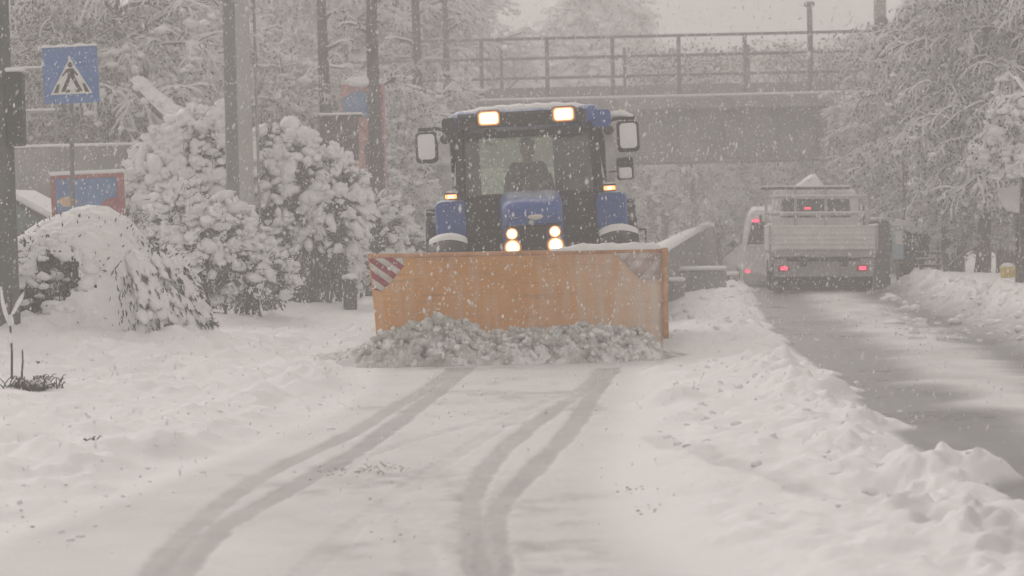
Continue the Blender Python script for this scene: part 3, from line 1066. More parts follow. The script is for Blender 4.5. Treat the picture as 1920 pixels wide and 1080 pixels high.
# ------------------------------------------------------------------ signs
def crossing_sign():
    Y = 35.2
    c = at(133, 141, Y)
    x = px_at(138, Y, 0.5).x
    z0 = tz(x, Y)
    s = thing('crossing_sign', 'blue square pedestrian crossing sign with white triangle, snow along its top', 'road sign', (x, Y, z0))
    dx = c.x - x
    MB().tube([(0, 0.03, -0.2), (dx * 0.9, 0.03, c.z - z0 + 0.25)], 0.03, 12).build('post', M['galv'], s)
    a = 0.362
    rot = Euler((0, R(-1.6), R(4)))
    pl = MB().box((0, -0.03, 0), (a * 2, 0.02, a * 2.05), 0.006).build('sign_plate', M['signblue'], s, loc=(dx, 0, c.z - z0), rot=rot)
    MB().prism([(-0.275, -0.25), (0.275, -0.25), (0.0, 0.23)], -0.043, -0.041).build('white_triangle', M['signwhite'], pl)
    g = MB()
    y0, y1 = -0.046, -0.0445
    # crossing stripes
    g.prism([(-0.20, -0.195), (-0.15, -0.195), (-0.125, -0.10), (-0.155, -0.10)], y0, y1)
    g.prism([(0.15, -0.195), (0.20, -0.195), (0.155, -0.10), (0.125, -0.10)], y0, y1)
    g.prism([(-0.07, -0.195), (-0.02, -0.195), (-0.012, -0.165), (-0.05, -0.165)], y0, y1)
    g.prism([(0.05, -0.195), (0.09, -0.195), (0.07, -0.165), (0.04, -0.165)], y0, y1)
    # walking figure
    g.prism([(0.028 * math.cos(k * math.pi / 6), 0.115 + 0.03 * math.sin(k * math.pi / 6)) for k in range(12)], y0, y1)
    g.prism([(-0.04, 0.075), (0.035, 0.075), (0.045, -0.03), (-0.035, -0.03)], y0, y1)
    g.prism([(-0.04, 0.07), (-0.028, 0.05), (-0.085, -0.015), (-0.10, 0.0)], y0 - .0003, y1 - .0003)
    g.prism([(0.035, 0.07), (0.085, 0.0), (0.07, -0.012), (0.02, 0.045)], y0 - .0003, y1 - .0003)
    g.prism([(-0.035, -0.02), (0.008, -0.02), (-0.07, -0.185), (-0.115, -0.185)], y0 - .0006, y1 - .0006)
    g.prism([(0.002, -0.025), (0.045, -0.02), (0.125, -0.185), (0.08, -0.185)], y0 - .0009, y1 - .0009)
    g.V = [v_ * np.array([1.17, 1, 1.17]) for v_ in g.V]
    g.build('walking_figure', M['signblack'], pl, smooth=False)
    sn = MB()
    n = 16
    rr = []
    for k in range(n + 1):
        xx = -a - 0.01 + (2 * a + 0.02) * k / n
        hh = 0.035 + 0.012 * math.sin(k * 1.3) if 0 < k < n else 0.012
        rr.append([(xx, -0.07, a * 1.025), (xx, 0.0, a * 1.025), (xx, 0.0, a * 1.025 + hh * 0.8), (xx, -0.03, a * 1.025 + hh), (xx, -0.065, a * 1.025 + hh * 0.7)])
    sn.loft(rr).build('snow_cap', M['snow'], pl, angle=70)
    MB().box((dx * 0.9, 0.0, c.z - z0 + 0.1), (0.09, 0.04, 0.04), 0.005).build('clamp', M['galv'], s)
    MB().box((dx * 0.9, 0.0, c.z - z0 - 0.12), (0.09, 0.04, 0.04), 0.005).build('clamp', M['galv'], s)
crossing_sign()


def ad_board():
    Y = 36.5
    a, b = at(101, 330, Y), at(241, 414, Y)
    x, w = (a.x + b.x) / 2, b.x - a.x
    zt = at(170, 327, Y).z
    zb = at(170, 440, Y).z
    z0 = tz(x, Y)
    s = thing('advertising_board', 'red framed board with a blue picture half sunk behind the snow mound', 'billboard', (x, Y, 0), (0, R(-1.2), 0))
    h = zt - zb
    MB().box((0, 0, (zt + zb) / 2), (w - 0.08, 0.03, h - 0.08)).build('picture_panel', M['poster_blue'], s)
    f = MB()
    f.box((-w / 2 + 0.03, -0.01, (zt + zb) / 2), (0.06, 0.07, h), 0.008)
    f.box((w / 2 - 0.05, -0.01, (zt + zb) / 2), (0.10, 0.07, h), 0.008)
    f.box((0, -0.01, zt - 0.025), (w - 0.165, 0.065, 0.05), 0.008)
    f.box((0, -0.01, zb + 0.025), (w - 0.165, 0.065, 0.05), 0.008)
    f.build('frame', M['poster_red'], s)
    MB().prism([(0.05, zb + 0.12), (w / 2 - 0.11, zb + 0.12), (w / 2 - 0.11, zb + 0.50), (0.24, zb + 0.47), (0.12, zb + 0.36)], -0.021, -0.019).build('red_print', M['poster_red'], s)
    MB().prism([(-0.42, zt - 0.34), (-0.33, zt - 0.29), (-0.2, zt - 0.30), (-0.13, zt - 0.37), (-0.22, zt - 0.43), (-0.35, zt - 0.42)], -0.024, -0.022).build('orange_print', M['poster_orange'], s)
    MB().box((0, -0.005, zt + 0.03), (w + 0.04, 0.10, 0.055), 0.025).build('snow_cap', M['snow'], s)
    for sx in (-1, 1):
        MB().box((sx * (w / 2 - 0.12), 0.05, (z0 - 0.2 + zb) / 2 + 0.1), (0.07, 0.05, zb - z0 + 0.3)).build('leg', M['galv'], s)
ad_board()


def banner():
    Y = 50
    x0, x1 = at(640, 200, Y).x, at(722, 200, Y).x
    zt, zb = at(680, 158, Y).z, at(680, 340, Y).z
    w = x1 - x0
    s = thing('banner_board', 'tall faded board with blue and red print between the bare trunks', 'billboard', ((x0 + x1) / 2, Y, 0))
    z0 = tz((x0 + x1) / 2, Y)
    MB().box((0, 0, (zt + zb) / 2), (w, 0.06, zt - zb), 0.01).build('board', M['poster_pink'], s)
    h = zt - zb
    y0, y1 = -0.034, -0.032
    MB().prism([(-w * .47, zt - .14 * h), (-w * .1, zt - .06 * h), (w * .2, zt - .12 * h), (w * .14, zt - .36 * h), (-w * .2, zt - .32 * h), (-w * .45, zt - .3 * h)], y0 - .012, y1 - .012).build('blue_print', M['poster_blue'], s)
    MB().prism([(w * .22, zt - .10 * h), (w * .46, zt - .08 * h), (w * .46, zt - .55 * h), (w * .2, zt - .6 * h), (w * .24, zt - .3 * h)], y0 - .003, y1 - .003).build('red_print', M['poster_red'], s)
    MB().prism([(-w * .45, zt - .34 * h), (-w * .05, zt - .42 * h), (w * .1, zt - .5 * h), (-w * .3, zt - .46 * h)], y0 - .006, y1 - .006).build('red_print', M['poster_red'], s)
    MB().prism([(0, zt - .62 * h), (w * .46, zt - .6 * h), (w * .46, zt - .98 * h), (w * .05, zt - .98 * h)], y0 - .009, y1 - .009).build('purple_print', M['purple'], s)
    for sx in (-1, 1):
        MB().box((sx * w * 0.4, 0.07, (z0 + zt) / 2 - 0.2), (0.08, 0.07, zt - z0)).build('leg', M['steel'], s)
    c = MB().lumps([(0.02, 0, zt + 0.05)], [(w * 0.42, 0.14, 0.10)], 0.12, 2).build('snow_cap', M['snow'], s)
banner()


def notice_board():
    Y = 47
    x0, x1 = at(604, 240, Y).x, at(676, 240, Y).x
    zt, zb = at(638, 219, Y).z, at(638, 302, Y).z
    w, x = x1 - x0, (x0 + x1) / 2
    z0 = tz(x, Y)
    s = thing('notice_board', 'dark notice board on a post under a thin flat roof of snow', 'notice board', (x, Y, 0))
    MB().box((0, 0, (zt + zb) / 2), (w * 0.9, 0.10, zt - zb - 0.03), 0.01).build('board', M['purple'], s)
    MB().box((0, -0.02, zt), (w * 1.12, 0.4, 0.03)).build('roof', M['cabin'], s)
    MB().box((0, -0.02, zt + 0.042), (w * 1.14, 0.42, 0.05), 0.024).build('roof_snow', M['snow'], s)
    MB().box((0, 0.08, (z0 + zb) / 2 + 0.1), (0.09, 0.07, zb - z0 + 0.6)).build('post', M['galv'], s)
notice_board()


def small_post():
    p = gnd(657, 583)
    z0 = tz(p.x, 40.5)
    x = px_at(657, 40.5, z0).x
    s = thing('marker_post', 'short dark square post standing in snow beside the plow', 'post', (x, 40.5, z0 - 0.05))
    MB().box((0, 0, 0.24), (0.20, 0.2, 0.48), 0.02).build('post_body', M['darkgreen'], s)
    MB().lumps([(0, 0, 0.50)], [(0.13, 0.13, 0.06)], 0.1, 2).build('snow_cap', M['snow'], s)
small_post()


def right_furniture():
    # power cabinet
    Y = 53
    a, b = at(1636, 414, Y), at(1668, 530, Y)
    x = (a.x + b.x) / 2
    z0 = tz(x, Y) - 0.2
    s = thing('power_cabinet', 'grey blue cabinet with a snow cap just behind the flatbed truck', 'cabinet', (x, Y, 0))
    MB().box((0, 0, (a.z + z0) / 2), (b.x - a.x, 0.35, a.z - z0), 0.015).build('cabinet_body', M['greyblue'], s)
    MB().box((0, -0.18, (a.z + 0.4) / 2), (b.x - a.x - 0.06, 0.015, a.z - 0.5), 0.004).build('door', M['greyblue'], s)
    MB().box((0, 0, a.z + 0.035), (b.x - a.x + 0.05, 0.42, 0.065), 0.03).build('snow_cap', M['snow'], s)
    # pale info sign
    Y = 50
    a, b = at(1672, 424, Y), at(1694, 486, Y)
    x = (a.x + b.x) / 2
    z0 = tz(x, Y) - 0.1
    s = thing('info_sign', 'narrow pale blue and white sign on a post beside the dark shrub', 'sign', (x, Y, 0))
    MB().box((0, 0, (a.z + b.z) / 2), (b.x - a.x, 0.05, a.z - b.z), 0.006).build('sign_plate', M['cyan'], s)
    MB().box((0.02, -0.028, (a.z * .65 + b.z * .35)), ((b.x - a.x) * .6, 0.004, 0.25)).build('white_print', M['signwhite'], s)
    MB().tube([(0, 0.05, z0), (0, 0.05, a.z - 0.05)], 0.03, 8).build('post', M['galv'], s)
    MB().box((0, 0, a.z + 0.02), (b.x - a.x + 0.03, 0.08, 0.036), 0.017).build('snow_cap', M['snow'], s)
    # street name sign on a mast
    Y = 52
    a, b = at(1696, 299, Y), at(1729, 320, Y)
    x = px_at(1699, Y, 1).x
    z0 = tz(x, Y) - 0.1
    s = thing('direction_sign', 'small grey plate at the top of a thin mast before the snowy trees', 'sign', (x, Y, 0))
    MB().tube([(0, 0.05, z0), (0, 0.05, a.z + 0.02)], 0.04, 8).build('post', M['galv'], s)
    MB().box(((a.x + b.x) / 2 - x, 0, (a.z + b.z) / 2), (b.x - a.x, 0.03, a.z - b.z), 0.004).build('sign_plate', M['offwhite'], s)
    MB().box(((a.x + b.x) / 2 - x, 0, a.z + 0.015), (b.x - a.x, 0.05, 0.03), 0.012).build('snow_cap', M['snow'], s)
    # slatted fence
    Y = 49
    x0, x1 = at(1716, 500, Y).x, at(1764, 500, Y).x
    s = thing('slatted_fence', 'short dark fence of stacked horizontal slats behind the snow bank', 'fence', ((x0 + x1) / 2, Y, 0))
    for k in range(6):
        z = at(1740, 474 + k * 12, Y).z
        MB().box((0, 0, z), (x1 - x0, 0.03, 0.055), 0.008).build('slat', M['bark'], s)
    for sx in (-1, 1):
        MB().box((sx * (x1 - x0) * 0.4, 0.04, 0.3), (0.05, 0.05, 1.0), 0.006).build('fence_post', M['bark'], s)
    # tilted pale board under the hanging branches
    Y = 44
    a = at(1889, 372, Y)
    s = thing('tilted_board', 'pale grey tilted board under the drooping snowy branches', 'board', (a.x, Y, 0))
    MB().prism([(-0.20, 0.16), (0.20, 0.22), (0.19, -0.25), (-0.02, -0.2)], -0.015, 0.015).build('board_panel', M['offwhite'], s, loc=(0, 0, a.z))
    MB().box((0.16, 0.05, a.z / 2), (0.06, 0.06, a.z + 0.3), 0.01).build('post', M['bark'], s)
    # grit bin
    Y = 46
    a, b = at(1878, 499, Y), at(1907, 540, Y)
    s = thing('grit_bin', 'small yellow bin half hidden behind the snow bank', 'bin', ((a.x + b.x) / 2, Y, 0))
    w = b.x - a.x
    z0 = b.z - 0.2
    MB().loft([[(-w * .42, -.13, z0), (w * .42, -.13, z0), (w * .42, .13, z0), (-w * .42, .13, z0)], [(-w * .5, -.16, a.z - .06), (w * .5, -.16, a.z - .06), (w * .5, .16, a.z - .06), (-w * .5, .16, a.z - .06)]]).build('bin_body', M['yellow'], s)
    MB().box((0, 0, a.z - 0.035), (w * 1.08, 0.36, 0.05), 0.015).build('lid', M['yellow'], s)
    MB().lumps([(-0.03, 0, a.z + 0.01)], [(w * .45, .15, .05)], .15, 2).build('snow_cap', M['snow'], s)
right_furniture()

# ------------------------------------------------------------------ trees
def children_of(P, n, L, spread, droop, K, u0=0.25, rise=0.0, Lrel=None):
    """P (N,K0,3) -> (N*n,K,3) side shoots"""
    P = np.asarray(P)
    N, K0, _ = P.shape
    u = rng.uniform(u0, 1.0, (N, n)) * (K0 - 1)
    i = np.clip(np.floor(u).astype(int), 0, K0 - 2)
    f = (u - i)[..., None]
    idx = np.arange(N)[:, None]
    A, B = P[idx, i], P[idx, i + 1]
    S = A + (B - A) * f
    T = B - A
    T = T / (np.linalg.norm(T, axis=2, keepdims=True) + 1e-9)
    Q = rng.normal(size=(N, n, 3))
    Q[..., 2] *= 0.5
    Q -= (Q * T).sum(2, keepdims=True) * T
    Q /= np.linalg.norm(Q, axis=2, keepdims=True) + 1e-9
    a = rng.normal(spread, 0.18, (N, n, 1))
    D = T * np.cos(a) + Q * np.sin(a)
    D[..., 2] += rise
    D /= np.linalg.norm(D, axis=2, keepdims=True)
    ln = L * rng.uniform(0.55, 1.25, (N, n)) * (1.15 - 0.55 * u / (K0 - 1))
    S, D, ln = S.reshape(-1, 3), D.reshape(-1, 3), ln.reshape(-1)
    out = [S]
    p, d = S, D
    for k in range(K - 1):
        p = p + d * (ln / (K - 1))[:, None]
        out.append(p)
        d = d + np.array([0, 0, -droop / (K - 1)]) + rng.normal(0, 0.10, d.shape)
        d = d / np.linalg.norm(d, axis=1, keepdims=True)
    return np.stack(out, 1)


def tree(name, label, cat, loc, H, r0, n1, L1, n2, n3, droop=0.6, rise=0.3, lean=(0, 0), t0=0.25, snow=0.03, leaf=0, leafsize=0.08, cone=0.0, group=None, lumps=0, seed=0,
         spread1=1.1, leafmat='leaf'):
    global rng
    keep = rng
    rng = np.random.default_rng(seed + 100)
    t = thing(name, label, cat, loc, group=group)
    K = 10
    zz = np.linspace(-0.25, H, K)
    tr = np.stack([lean[0] * zz / H + 0.06 * np.cumsum(rng.normal(0, 1, K)) * 0.5, lean[1] * zz / H + 0.06 * np.cumsum(rng.normal(0, 1, K)) * 0.5, zz], 1)
    tr[0, :2] = 0
    rad = r0 * (1 - 0.85 * np.linspace(0, 1, K))
    MB().tubes(tr[None], rad[None], 9).build('trunk', M['bark_plain'], t, angle=None)
    P1 = children_of(tr[None], n1, L1, spread1, droop, 7, t0, rise)
    if cone:
        f = np.clip((H - P1[:, 0, 2]) / (H * (1 - t0)), 0.08, 1)
        P1 = P1[:, :1] + (P1 - P1[:, :1]) * (f ** cone)[:, None, None]
    P2 = children_of(P1, n2, L1 * 0.42, 0.85, droop * 1.3, 5, 0.2, 0.0)
    P3 = children_of(P2, n3, L1 * 0.2, 0.8, droop * 1.3, 4, 0.1, 0.0)
    t1, t2, t3 = np.linspace(1, 0.3, 7), np.linspace(1, 0.35, 5), np.linspace(1, 0.4, 4)
    rr = r0 * 0.33
    c = MB()
    c.tubes(P1, np.repeat((rr * t1)[None], len(P1), 0), 5)
    c.tubes(P2, np.repeat((rr * 0.38 * t2)[None], len(P2), 0), 4)
    c.tubes(P3, np.repeat((rr * 0.18 * t3)[None], len(P3), 0), 3)
    if leaf:
        q = P3[:, 1:].reshape(-1, 3)
        q = q[rng.integers(0, len(q), leaf)] + rng.normal(0, leafsize, (leaf, 3))
        D = rng.normal(size=(leaf, 3))
        D[:, 2] -= 0.8
        c.leaves(q, leafsize * 1.1, D, 1)
    c.build('crown', [M['twig'], M[leafmat]], t, angle=None, kind='stuff')
    s = MB()
    s.tubes(P1, np.repeat((rr * 0.55 * t1 + snow * 0.7)[None], len(P1), 0), 4, lift=0.75)
    s.tubes(P2, np.repeat((rr * 0.2 * t2 + snow * 0.75)[None], len(P2), 0), 4, lift=0.7)
    w = rng.uniform(0.4, 1.25, (len(P3), 1))
    s.tubes(P3, snow * 0.9 * w * np.array([0.8, 1, 1, 0.55])[None], 3, lift=0.5)
    if lumps:
        q = np.concatenate([P3[:, 1:].reshape(-1, 3), P2[:, 2:].reshape(-1, 3)])
        q = q[rng.integers(0, len(q), lumps)]
        sc = snow * rng.uniform(1.2, 3.6, (lumps, 1)) * np.array([[1.3, 1.3, 0.75]]) * rng.uniform(0.8, 1.2, (lumps, 3))
        s.lumps(q, sc, 0.28, 1)
    s.build('snow_load', M['snow'], t, angle=None, kind='stuff')
    rng = keep
    return t


def gz(px, Y, pz=0.0):
    p = px_at(px, Y, pz)
    z = tz(p.x, Y)
    p = px_at(px, Y, z)
    return (p.x, Y, z)


# prototypes, used where they stand, then copied
T_top = tree('broadleaf_tree', 'broad snow laden tree spreading over the crossing sign', 'tree', gz(215, 52), 6.6, 0.16, 30, 2.9, 10, 7, 0.9, 0.35, (0.2, 0), 0.30, 0.028, 2600, 0.07, lumps=900, seed=1)
T_big = tree('drooping_tree', 'large drooping snow laden tree over the bank behind the fence', 'tree', gz(1836, 51), 6.2, 0.15, 46, 2.5, 11, 8, 1.5, 0.35, (0.1, 0), 0.22, 0.021, 7000, 0.08, lumps=500, seed=2)
T_fir = tree('fir_tree', 'snowy fir rising beyond the bridge fence', 'tree', gz(1120, 118), 10.8, 0.22, 64, 3.6, 8, 4, 0.55, 0.05, (0, 0), 0.12, 0.055, 3200, 0.16, cone=0.75, lumps=1500, seed=3, spread1=1.35)
T_slim = tree('bare_tree', 'tall slim trunk standing at the left of the notice board', 'tree', gz(621, 54), 11.5, 0.17, 11, 0.9, 6, 5, 0.8, 0.2, (-0.15, 0), 0.3, 0.018, 300, 0.07, seed=4)
T_shrub = tree('thicket_tree', 'low snowy thicket tree right behind the concrete pole', 'tree', gz(540, 58), 5.2, 0.10, 34, 2.2, 9, 7, 0.7, 0.35, (0, 0), 0.08, 0.03, 2600, 0.08, lumps=700, seed=5, leafmat='leaf_brown')

cp = copy_tree
T_wood = tree('bare_woodland_tree', 'dark bare tree with little snow at the far side under the bridge deck', 'tree', gz(1250, 88), 6.5, 0.16, 34, 2.4, 11, 7, 0.5, 0.5, (0, 0), 0.10, 0.016, 5200, 0.13, lumps=150, seed=12, leafmat='leaf_brown')
for i, (px, Y, s, l) in enumerate([(1330, 92, 1.0, 'dark bare tree under the bridge above the low wall'), (1390, 104, 1.0, 'dim bare tree deep in the bridge opening over the van'), (1480, 100, 1.05, 'dim bare tree deep in the bridge opening over the truck'), (1560, 86, 1.0, 'dark bare tree under the bridge over the truck rack'), (1640, 84, 1.0, 'dark bare tree under the bridge by the far abutment'),
                                   (70, 52, 0.72, 'dark bare tree behind the railing and the thick pole'), (150, 51, 0.70, 'dark bare tree right behind the crossing sign'), (245, 53, 0.74, 'dark bare tree behind the leaning snowy trunk'), (1720, 63, 0.8, 'dark bare tree between abutment and drooping trees'), (1800, 60, 0.75, 'dark bare tree behind the large drooping tree'), (1880, 60, 0.75, 'dark bare tree behind the grit bin')]):
    cp(T_wood, gz(px, Y), 0.9 * i + .5, s, l)
cp(T_slim, gz(712, 50), 2.1, 1.0, 'dark tall trunk standing at the edge of the red printed board')
cp(T_slim, gz(786, 62), 4.0, 1.05, 'faint tall trunk between the printed board and the tractor mirror')
cp(T_slim, gz(852, 72), 0.7, 1.0, 'faint trunk at the end of the bridge fence over the tractor')
cp(T_slim, gz(478, 66), 5.2, 1.1, 'faint tall trunk just behind the concrete pole')
cp(T_top, gz(40, 56), 2.2, 1.05, 'snow laden tree behind the green box of the thick pole')
cp(T_top, gz(370, 58), 4.1, 0.95, 'snow laden tree filling the gap before the concrete pole')
for i, (px, Y, s, l) in enumerate([(600, 74, 1.35, 'hazy snowy tree behind the notice board'), (690, 80, 1.5, 'hazy snowy tree behind the red printed board'), (770, 76, 1.25, 'hazy snowy tree above the tractor mirror'),
                                   (500, 80, 1.5, 'hazy snowy tree behind the concrete pole'), (850, 92, 1.4, 'hazy snowy tree beyond the end of the bridge fence')]):
    cp(T_top, gz(px, Y), 1.3 * i + 0.4, s, l)
for i, (px, Y, s, l) in enumerate([(640, 62, 0.95, 'snowy thicket under the notice board'), (740, 56, 0.8, 'snowy thicket below the dark tall trunk'), (805, 60, 0.85, 'snowy thicket seen under the hanging mirror'),
                                   (430, 64, 1.1, 'snowy thicket in the gap beside the concrete pole'), (230, 60, 0.9, 'dark thicket behind the crossing sign'), (120, 62, 1.0, 'dark thicket behind the advertising board')]):
    cp(T_shrub, gz(px, Y), 1.1 * i + 0.3, s, l)
# right side
cp(T_big, gz(1790, 57), 2.0, 0.95, 'drooping snowy tree standing over the cabinet at the bridge end')
cp(T_big, gz(1905, 57), 3.6, 1.1, 'drooping snowy tree behind the grit bin')
cp(T_big, gz(1990, 50), 5.0, 1.0, 'drooping snowy tree cut by the picture edge')
cp(T_shrub, gz(1775, 54), 2.4, 0.62, 'dark thicket behind the slatted fence')
cp(T_shrub, gz(1850, 55), 0.4, 0.68, 'dark thicket under the large drooping tree')
for i, (px, Y, s, l) in enumerate([(1800, 58, 0.75, 'dark thicket behind the large drooping trunk'), (1872, 59, 0.8, 'dark thicket filling the gap behind the grit bin'), (1690, 60, 0.9, 'dark thicket at the foot of the bridge abutment')]):
    cp(T_shrub, gz(px, Y), 1.3 * i + .2, s, l)
cp(T_shrub, gz(1940, 52), 4.4, 0.7, 'dark thicket beside the grit bin')
# seen under the bridge
cp(T_top, gz(1425, 98), 0.9, 0.85, 'pale rounded snowy tree seen through the bridge opening')
for i, (px, Y, s, l) in enumerate([(1300, 84, 0.75, 'hazy trunk and branches left in the bridge opening'), (1225, 92, 0.9, 'hazy snowy tree seen under the bridge behind the right mirror'), (1600, 88, 0.9, 'hazy snowy tree under the bridge above the cabinet')]):
    cp(T_top, gz(px, Y), 1.7 * i + 2, s, l)
for i, (px, Y, s, l) in enumerate([(1545, 76, 0.75, 'snowy thicket under the bridge above the truck cab'), (1350, 88, 0.9, 'pale thicket in the bridge opening above the van'), (1640, 72, 0.85, 'snowy thicket against the far abutment')]):
    cp(T_shrub, gz(px, Y), 1.9 * i, s, l)
# far tree line on the rise
far = []
for i in range(30):
    px = 520 + i * 46 + random.uniform(-14, 14)
    Y = random.uniform(150, 205)
    h = random.uniform(0.62, 0.95) * (1.25 if px < 900 else 0.9)
    x, y, z = gz(px, Y)
    cp(T_fir if i % 3 else T_top, (x, y, z), random.uniform(0, 6), h * (1 if i % 3 else 1.5), 'far snowy tree fading into the white air on the hill', 'far trees on the hill')
for i, (px, s) in enumerate([(1068, 0.86), (1175, 0.97)]):
    cp(T_fir, gz(px, 120 + 4 * i), 2.0 * i + 1, s, ['snowy fir at the left of the tallest fir beyond the bridge', 'snowy fir at the right of the tallest fir beyond the bridge'][i])

# tree with hanging branches close on the right
tree('weeping_tree', 'near tree with heavy hanging snow clumps and dark trunk over the grit bin', 'tree', gz(1906, 43), 3.1, 0.10, 22, 1.25, 9, 7, 2.3, 0.5, (0.05, 0), 0.62, 0.03, 1500, 0.07, lumps=900, seed=8)

# leaning snowy trunk over the bush
a, b = at(256, 158, 49), at(372, 262, 47)
t = thing('leaning_trunk', 'broken trunk thick with snow leaning down behind the tall bush', 'tree trunk', (b.x + 0.6, 47, 0))
d = (b - a)
Pl = np.array([[(a - Vector((b.x + 0.6, 47, 0)))[:], (a + d * 0.35 - Vector((b.x + 0.6, 47, 0.03)))[:], (a + d * 0.7 - Vector((b.x + 0.6, 47, 0.02)))[:], (b - Vector((b.x + 0.6, 47, 0)))[:], (0.5, 0, -0.1)]])
MB().tubes(Pl, np.array([[0.15, 0.17, 0.18, 0.19, 0.2]]), 9).build('trunk', M['bark_plain'], t, angle=None)
_s = MB().tubes(Pl[:, :4], np.array([[0.13, 0.17, 0.19, 0.18]]), 9, lift=0.35)
_u = rng.uniform(0, 1, 46)
_c = np.array([Pl[0, 0] + (Pl[0, 3] - Pl[0, 0]) * q for q in _u]) + np.stack([rng.normal(0, .06, 46), -rng.uniform(0, .1, 46), rng.uniform(.02, .17, 46)], 1)
_s.lumps(_c, rng.uniform(.05, .12, (46, 1)) * np.array([[1.3, 1, .8]]), .35, 2)
_s.build('snow_load', M['snow'], t, angle=None)

#==BUSHES==
# ------------------------------------------------------------------ snow laden bushes
def frame_rot(D):
    """rotation matrices whose x axis is D (N,3)"""
    D = D / (np.linalg.norm(D, axis=1, keepdims=True) + 1e-9)
    up = np.tile(np.array([0, 0, 1.0]), (len(D), 1))
    y = np.cross(up, D)
    y /= np.linalg.norm(y, axis=1, keepdims=True) + 1e-9
    z = np.cross(D, y)
    return np.stack([D, y, z], axis=2)


def bush(label, loc, parts, nl, lump=(0.06, 0.13), leaves=5000, leafsize=0.07, stems=14, seed=0, low=0.15, cover=1.0, sub=2, stretch=1.15, extra=0.6):
    """parts: list of (cx, cy, cz, rx, ry, rz) ellipsoids, local"""
    global rng
    keep = rng
    rng = np.random.default_rng(seed + 500)
    t = thing('snowy_bush', label, 'bush', loc)
    parts = np.array(parts, float)
    w = parts[:, 3] * parts[:, 5]
    C, N = [], []
    while sum(len(c) for c in C) < nl:
        k = rng.choice(len(parts), 400, p=w / w.sum())
        d = rng.normal(size=(400, 3))
        d[:, 1] = -np.abs(d[:, 1]) * np.where(rng.random(400) < 0.75, 1, -1)
        d /= np.linalg.norm(d, axis=1, keepdims=True)
        q = parts[k, :3] + d * parts[k, 3:] * rng.uniform(0.86, 1.06, (400, 1))
        ok = q[:, 2] > low
        zt = (parts[:, 2] + parts[:, 5]).max()
        ok &= rng.random(400) < cover * (0.30 + 0.7 * ss(0.05, 0.6, q[:, 2] / zt))
        # inside another ellipsoid? drop
        for pp in parts:
            ok &= ~((((q - pp[:3]) / pp[3:]) ** 2).sum(1) < 0.62)
        C.append(q[ok])
        N.append(d[ok])
    C, N = np.concatenate(C)[:nl], np.concatenate(N)[:nl]
    out = N.copy()
    out[:, 2] = out[:, 2] * 0.4 - 0.35 * (1 - np.clip(N[:, 2:3], 0, 1))[:, 0]
    rot = frame_rot(out + rng.normal(0, 0.3, out.shape))
    sz = rng.uniform(0, 1, (nl, 1)) ** 2.2 * (lump[1] - lump[0]) + lump[0]
    S = sz * np.array([[stretch * 0.92, 0.98, 0.78]]) * rng.uniform(0.75, 1.25, (nl, 3))
    s = MB()
    s.lumps(C, S, 0.34, sub, rot=rot, freq=1.5)
    ne = int(nl * extra)
    j = rng.integers(0, nl, ne)
    s.lumps(C[j] + rng.normal(0, 0.11, (ne, 3)), S[j] * rng.uniform(0.25, 0.55, (ne, 1)), 0.25, 1)
    # knobs hanging along the same twig
    j = rng.integers(0, nl, nl)
    s.lumps(C[j] + rot[j][:, :, 0] * S[j, 0:1] * rng.uniform(0.6, 1.2, (nl, 1)) + rng.normal(0, 0.02, (nl, 3)), S[j] * rng.uniform(0.35, 0.7, (nl, 1)), 0.28, 1, rot=rot[j])
    s.build('snow_load', M['snow'], t, angle=None, kind='stuff')
    f = MB()
    k = rng.choice(len(parts), leaves, p=w / w.sum())
    d = rng.normal(size=(leaves, 3))
    d /= np.linalg.norm(d, axis=1, keepdims=True)
    q = parts[k, :3] + d * parts[k, 3:] * 0.93 * (rng.uniform(0.25, 1.0, (leaves, 1)) ** 0.4)
    ok = q[:, 2] > 0.02
    D = d[ok] + rng.normal(0, 0.5, (ok.sum(), 3)) - np.array([0, 0, 0.4])
    f.leaves(q[ok], leafsize, D, 0, 0.55)
    f.build('foliage', M['leaf'], t, angle=None, kind='stuff')
    # twigs reaching out through the snow, each with its own rim of snow
    j = rng.integers(0, nl, nl // 2)
    a0 = C[j] - rot[j][:, :, 0] * 0.12
    a1 = C[j] + rot[j][:, :, 0] * rng.uniform(0.08, 0.24, (len(j), 1)) + rng.normal(0, 0.05, (len(j), 3))
    TW = np.stack([a0, (a0 + a1) / 2 + np.array([0, 0, 0.02]), a1], 1)
    TR = np.tile(np.array([[0.008, 0.006, 0.003]]), (len(j), 1))
    MB().tubes(TW, TR, 4).build('twigs', M['twig'], t, angle=None, kind='stuff')
    P = []
    for i in range(stems):
        pp = parts[rng.integers(0, len(parts))]
        b = np.array([pp[0] * 0.6 + rng.normal(0, pp[3] * 0.25), pp[1] * 0.6 + rng.normal(0, pp[4] * 0.2), -0.15])
        e = pp[:3] + rng.normal(0, 0.4, 3) * pp[3:]
        e[2] = max(e[2], 0.5)
        P.append([b + (e - b) * u + np.array([0, 0, 0.15 * math.sin(u * 3)]) for u in (0, .33, .66, 1)])
    MB().tubes(np.array(P), np.tile(np.array([[0.03, 0.024, 0.018, 0.008]]), (stems, 1)), 5).build('stems', M['twig'], t, angle=None, kind='stuff')
    rng = keep
    return t


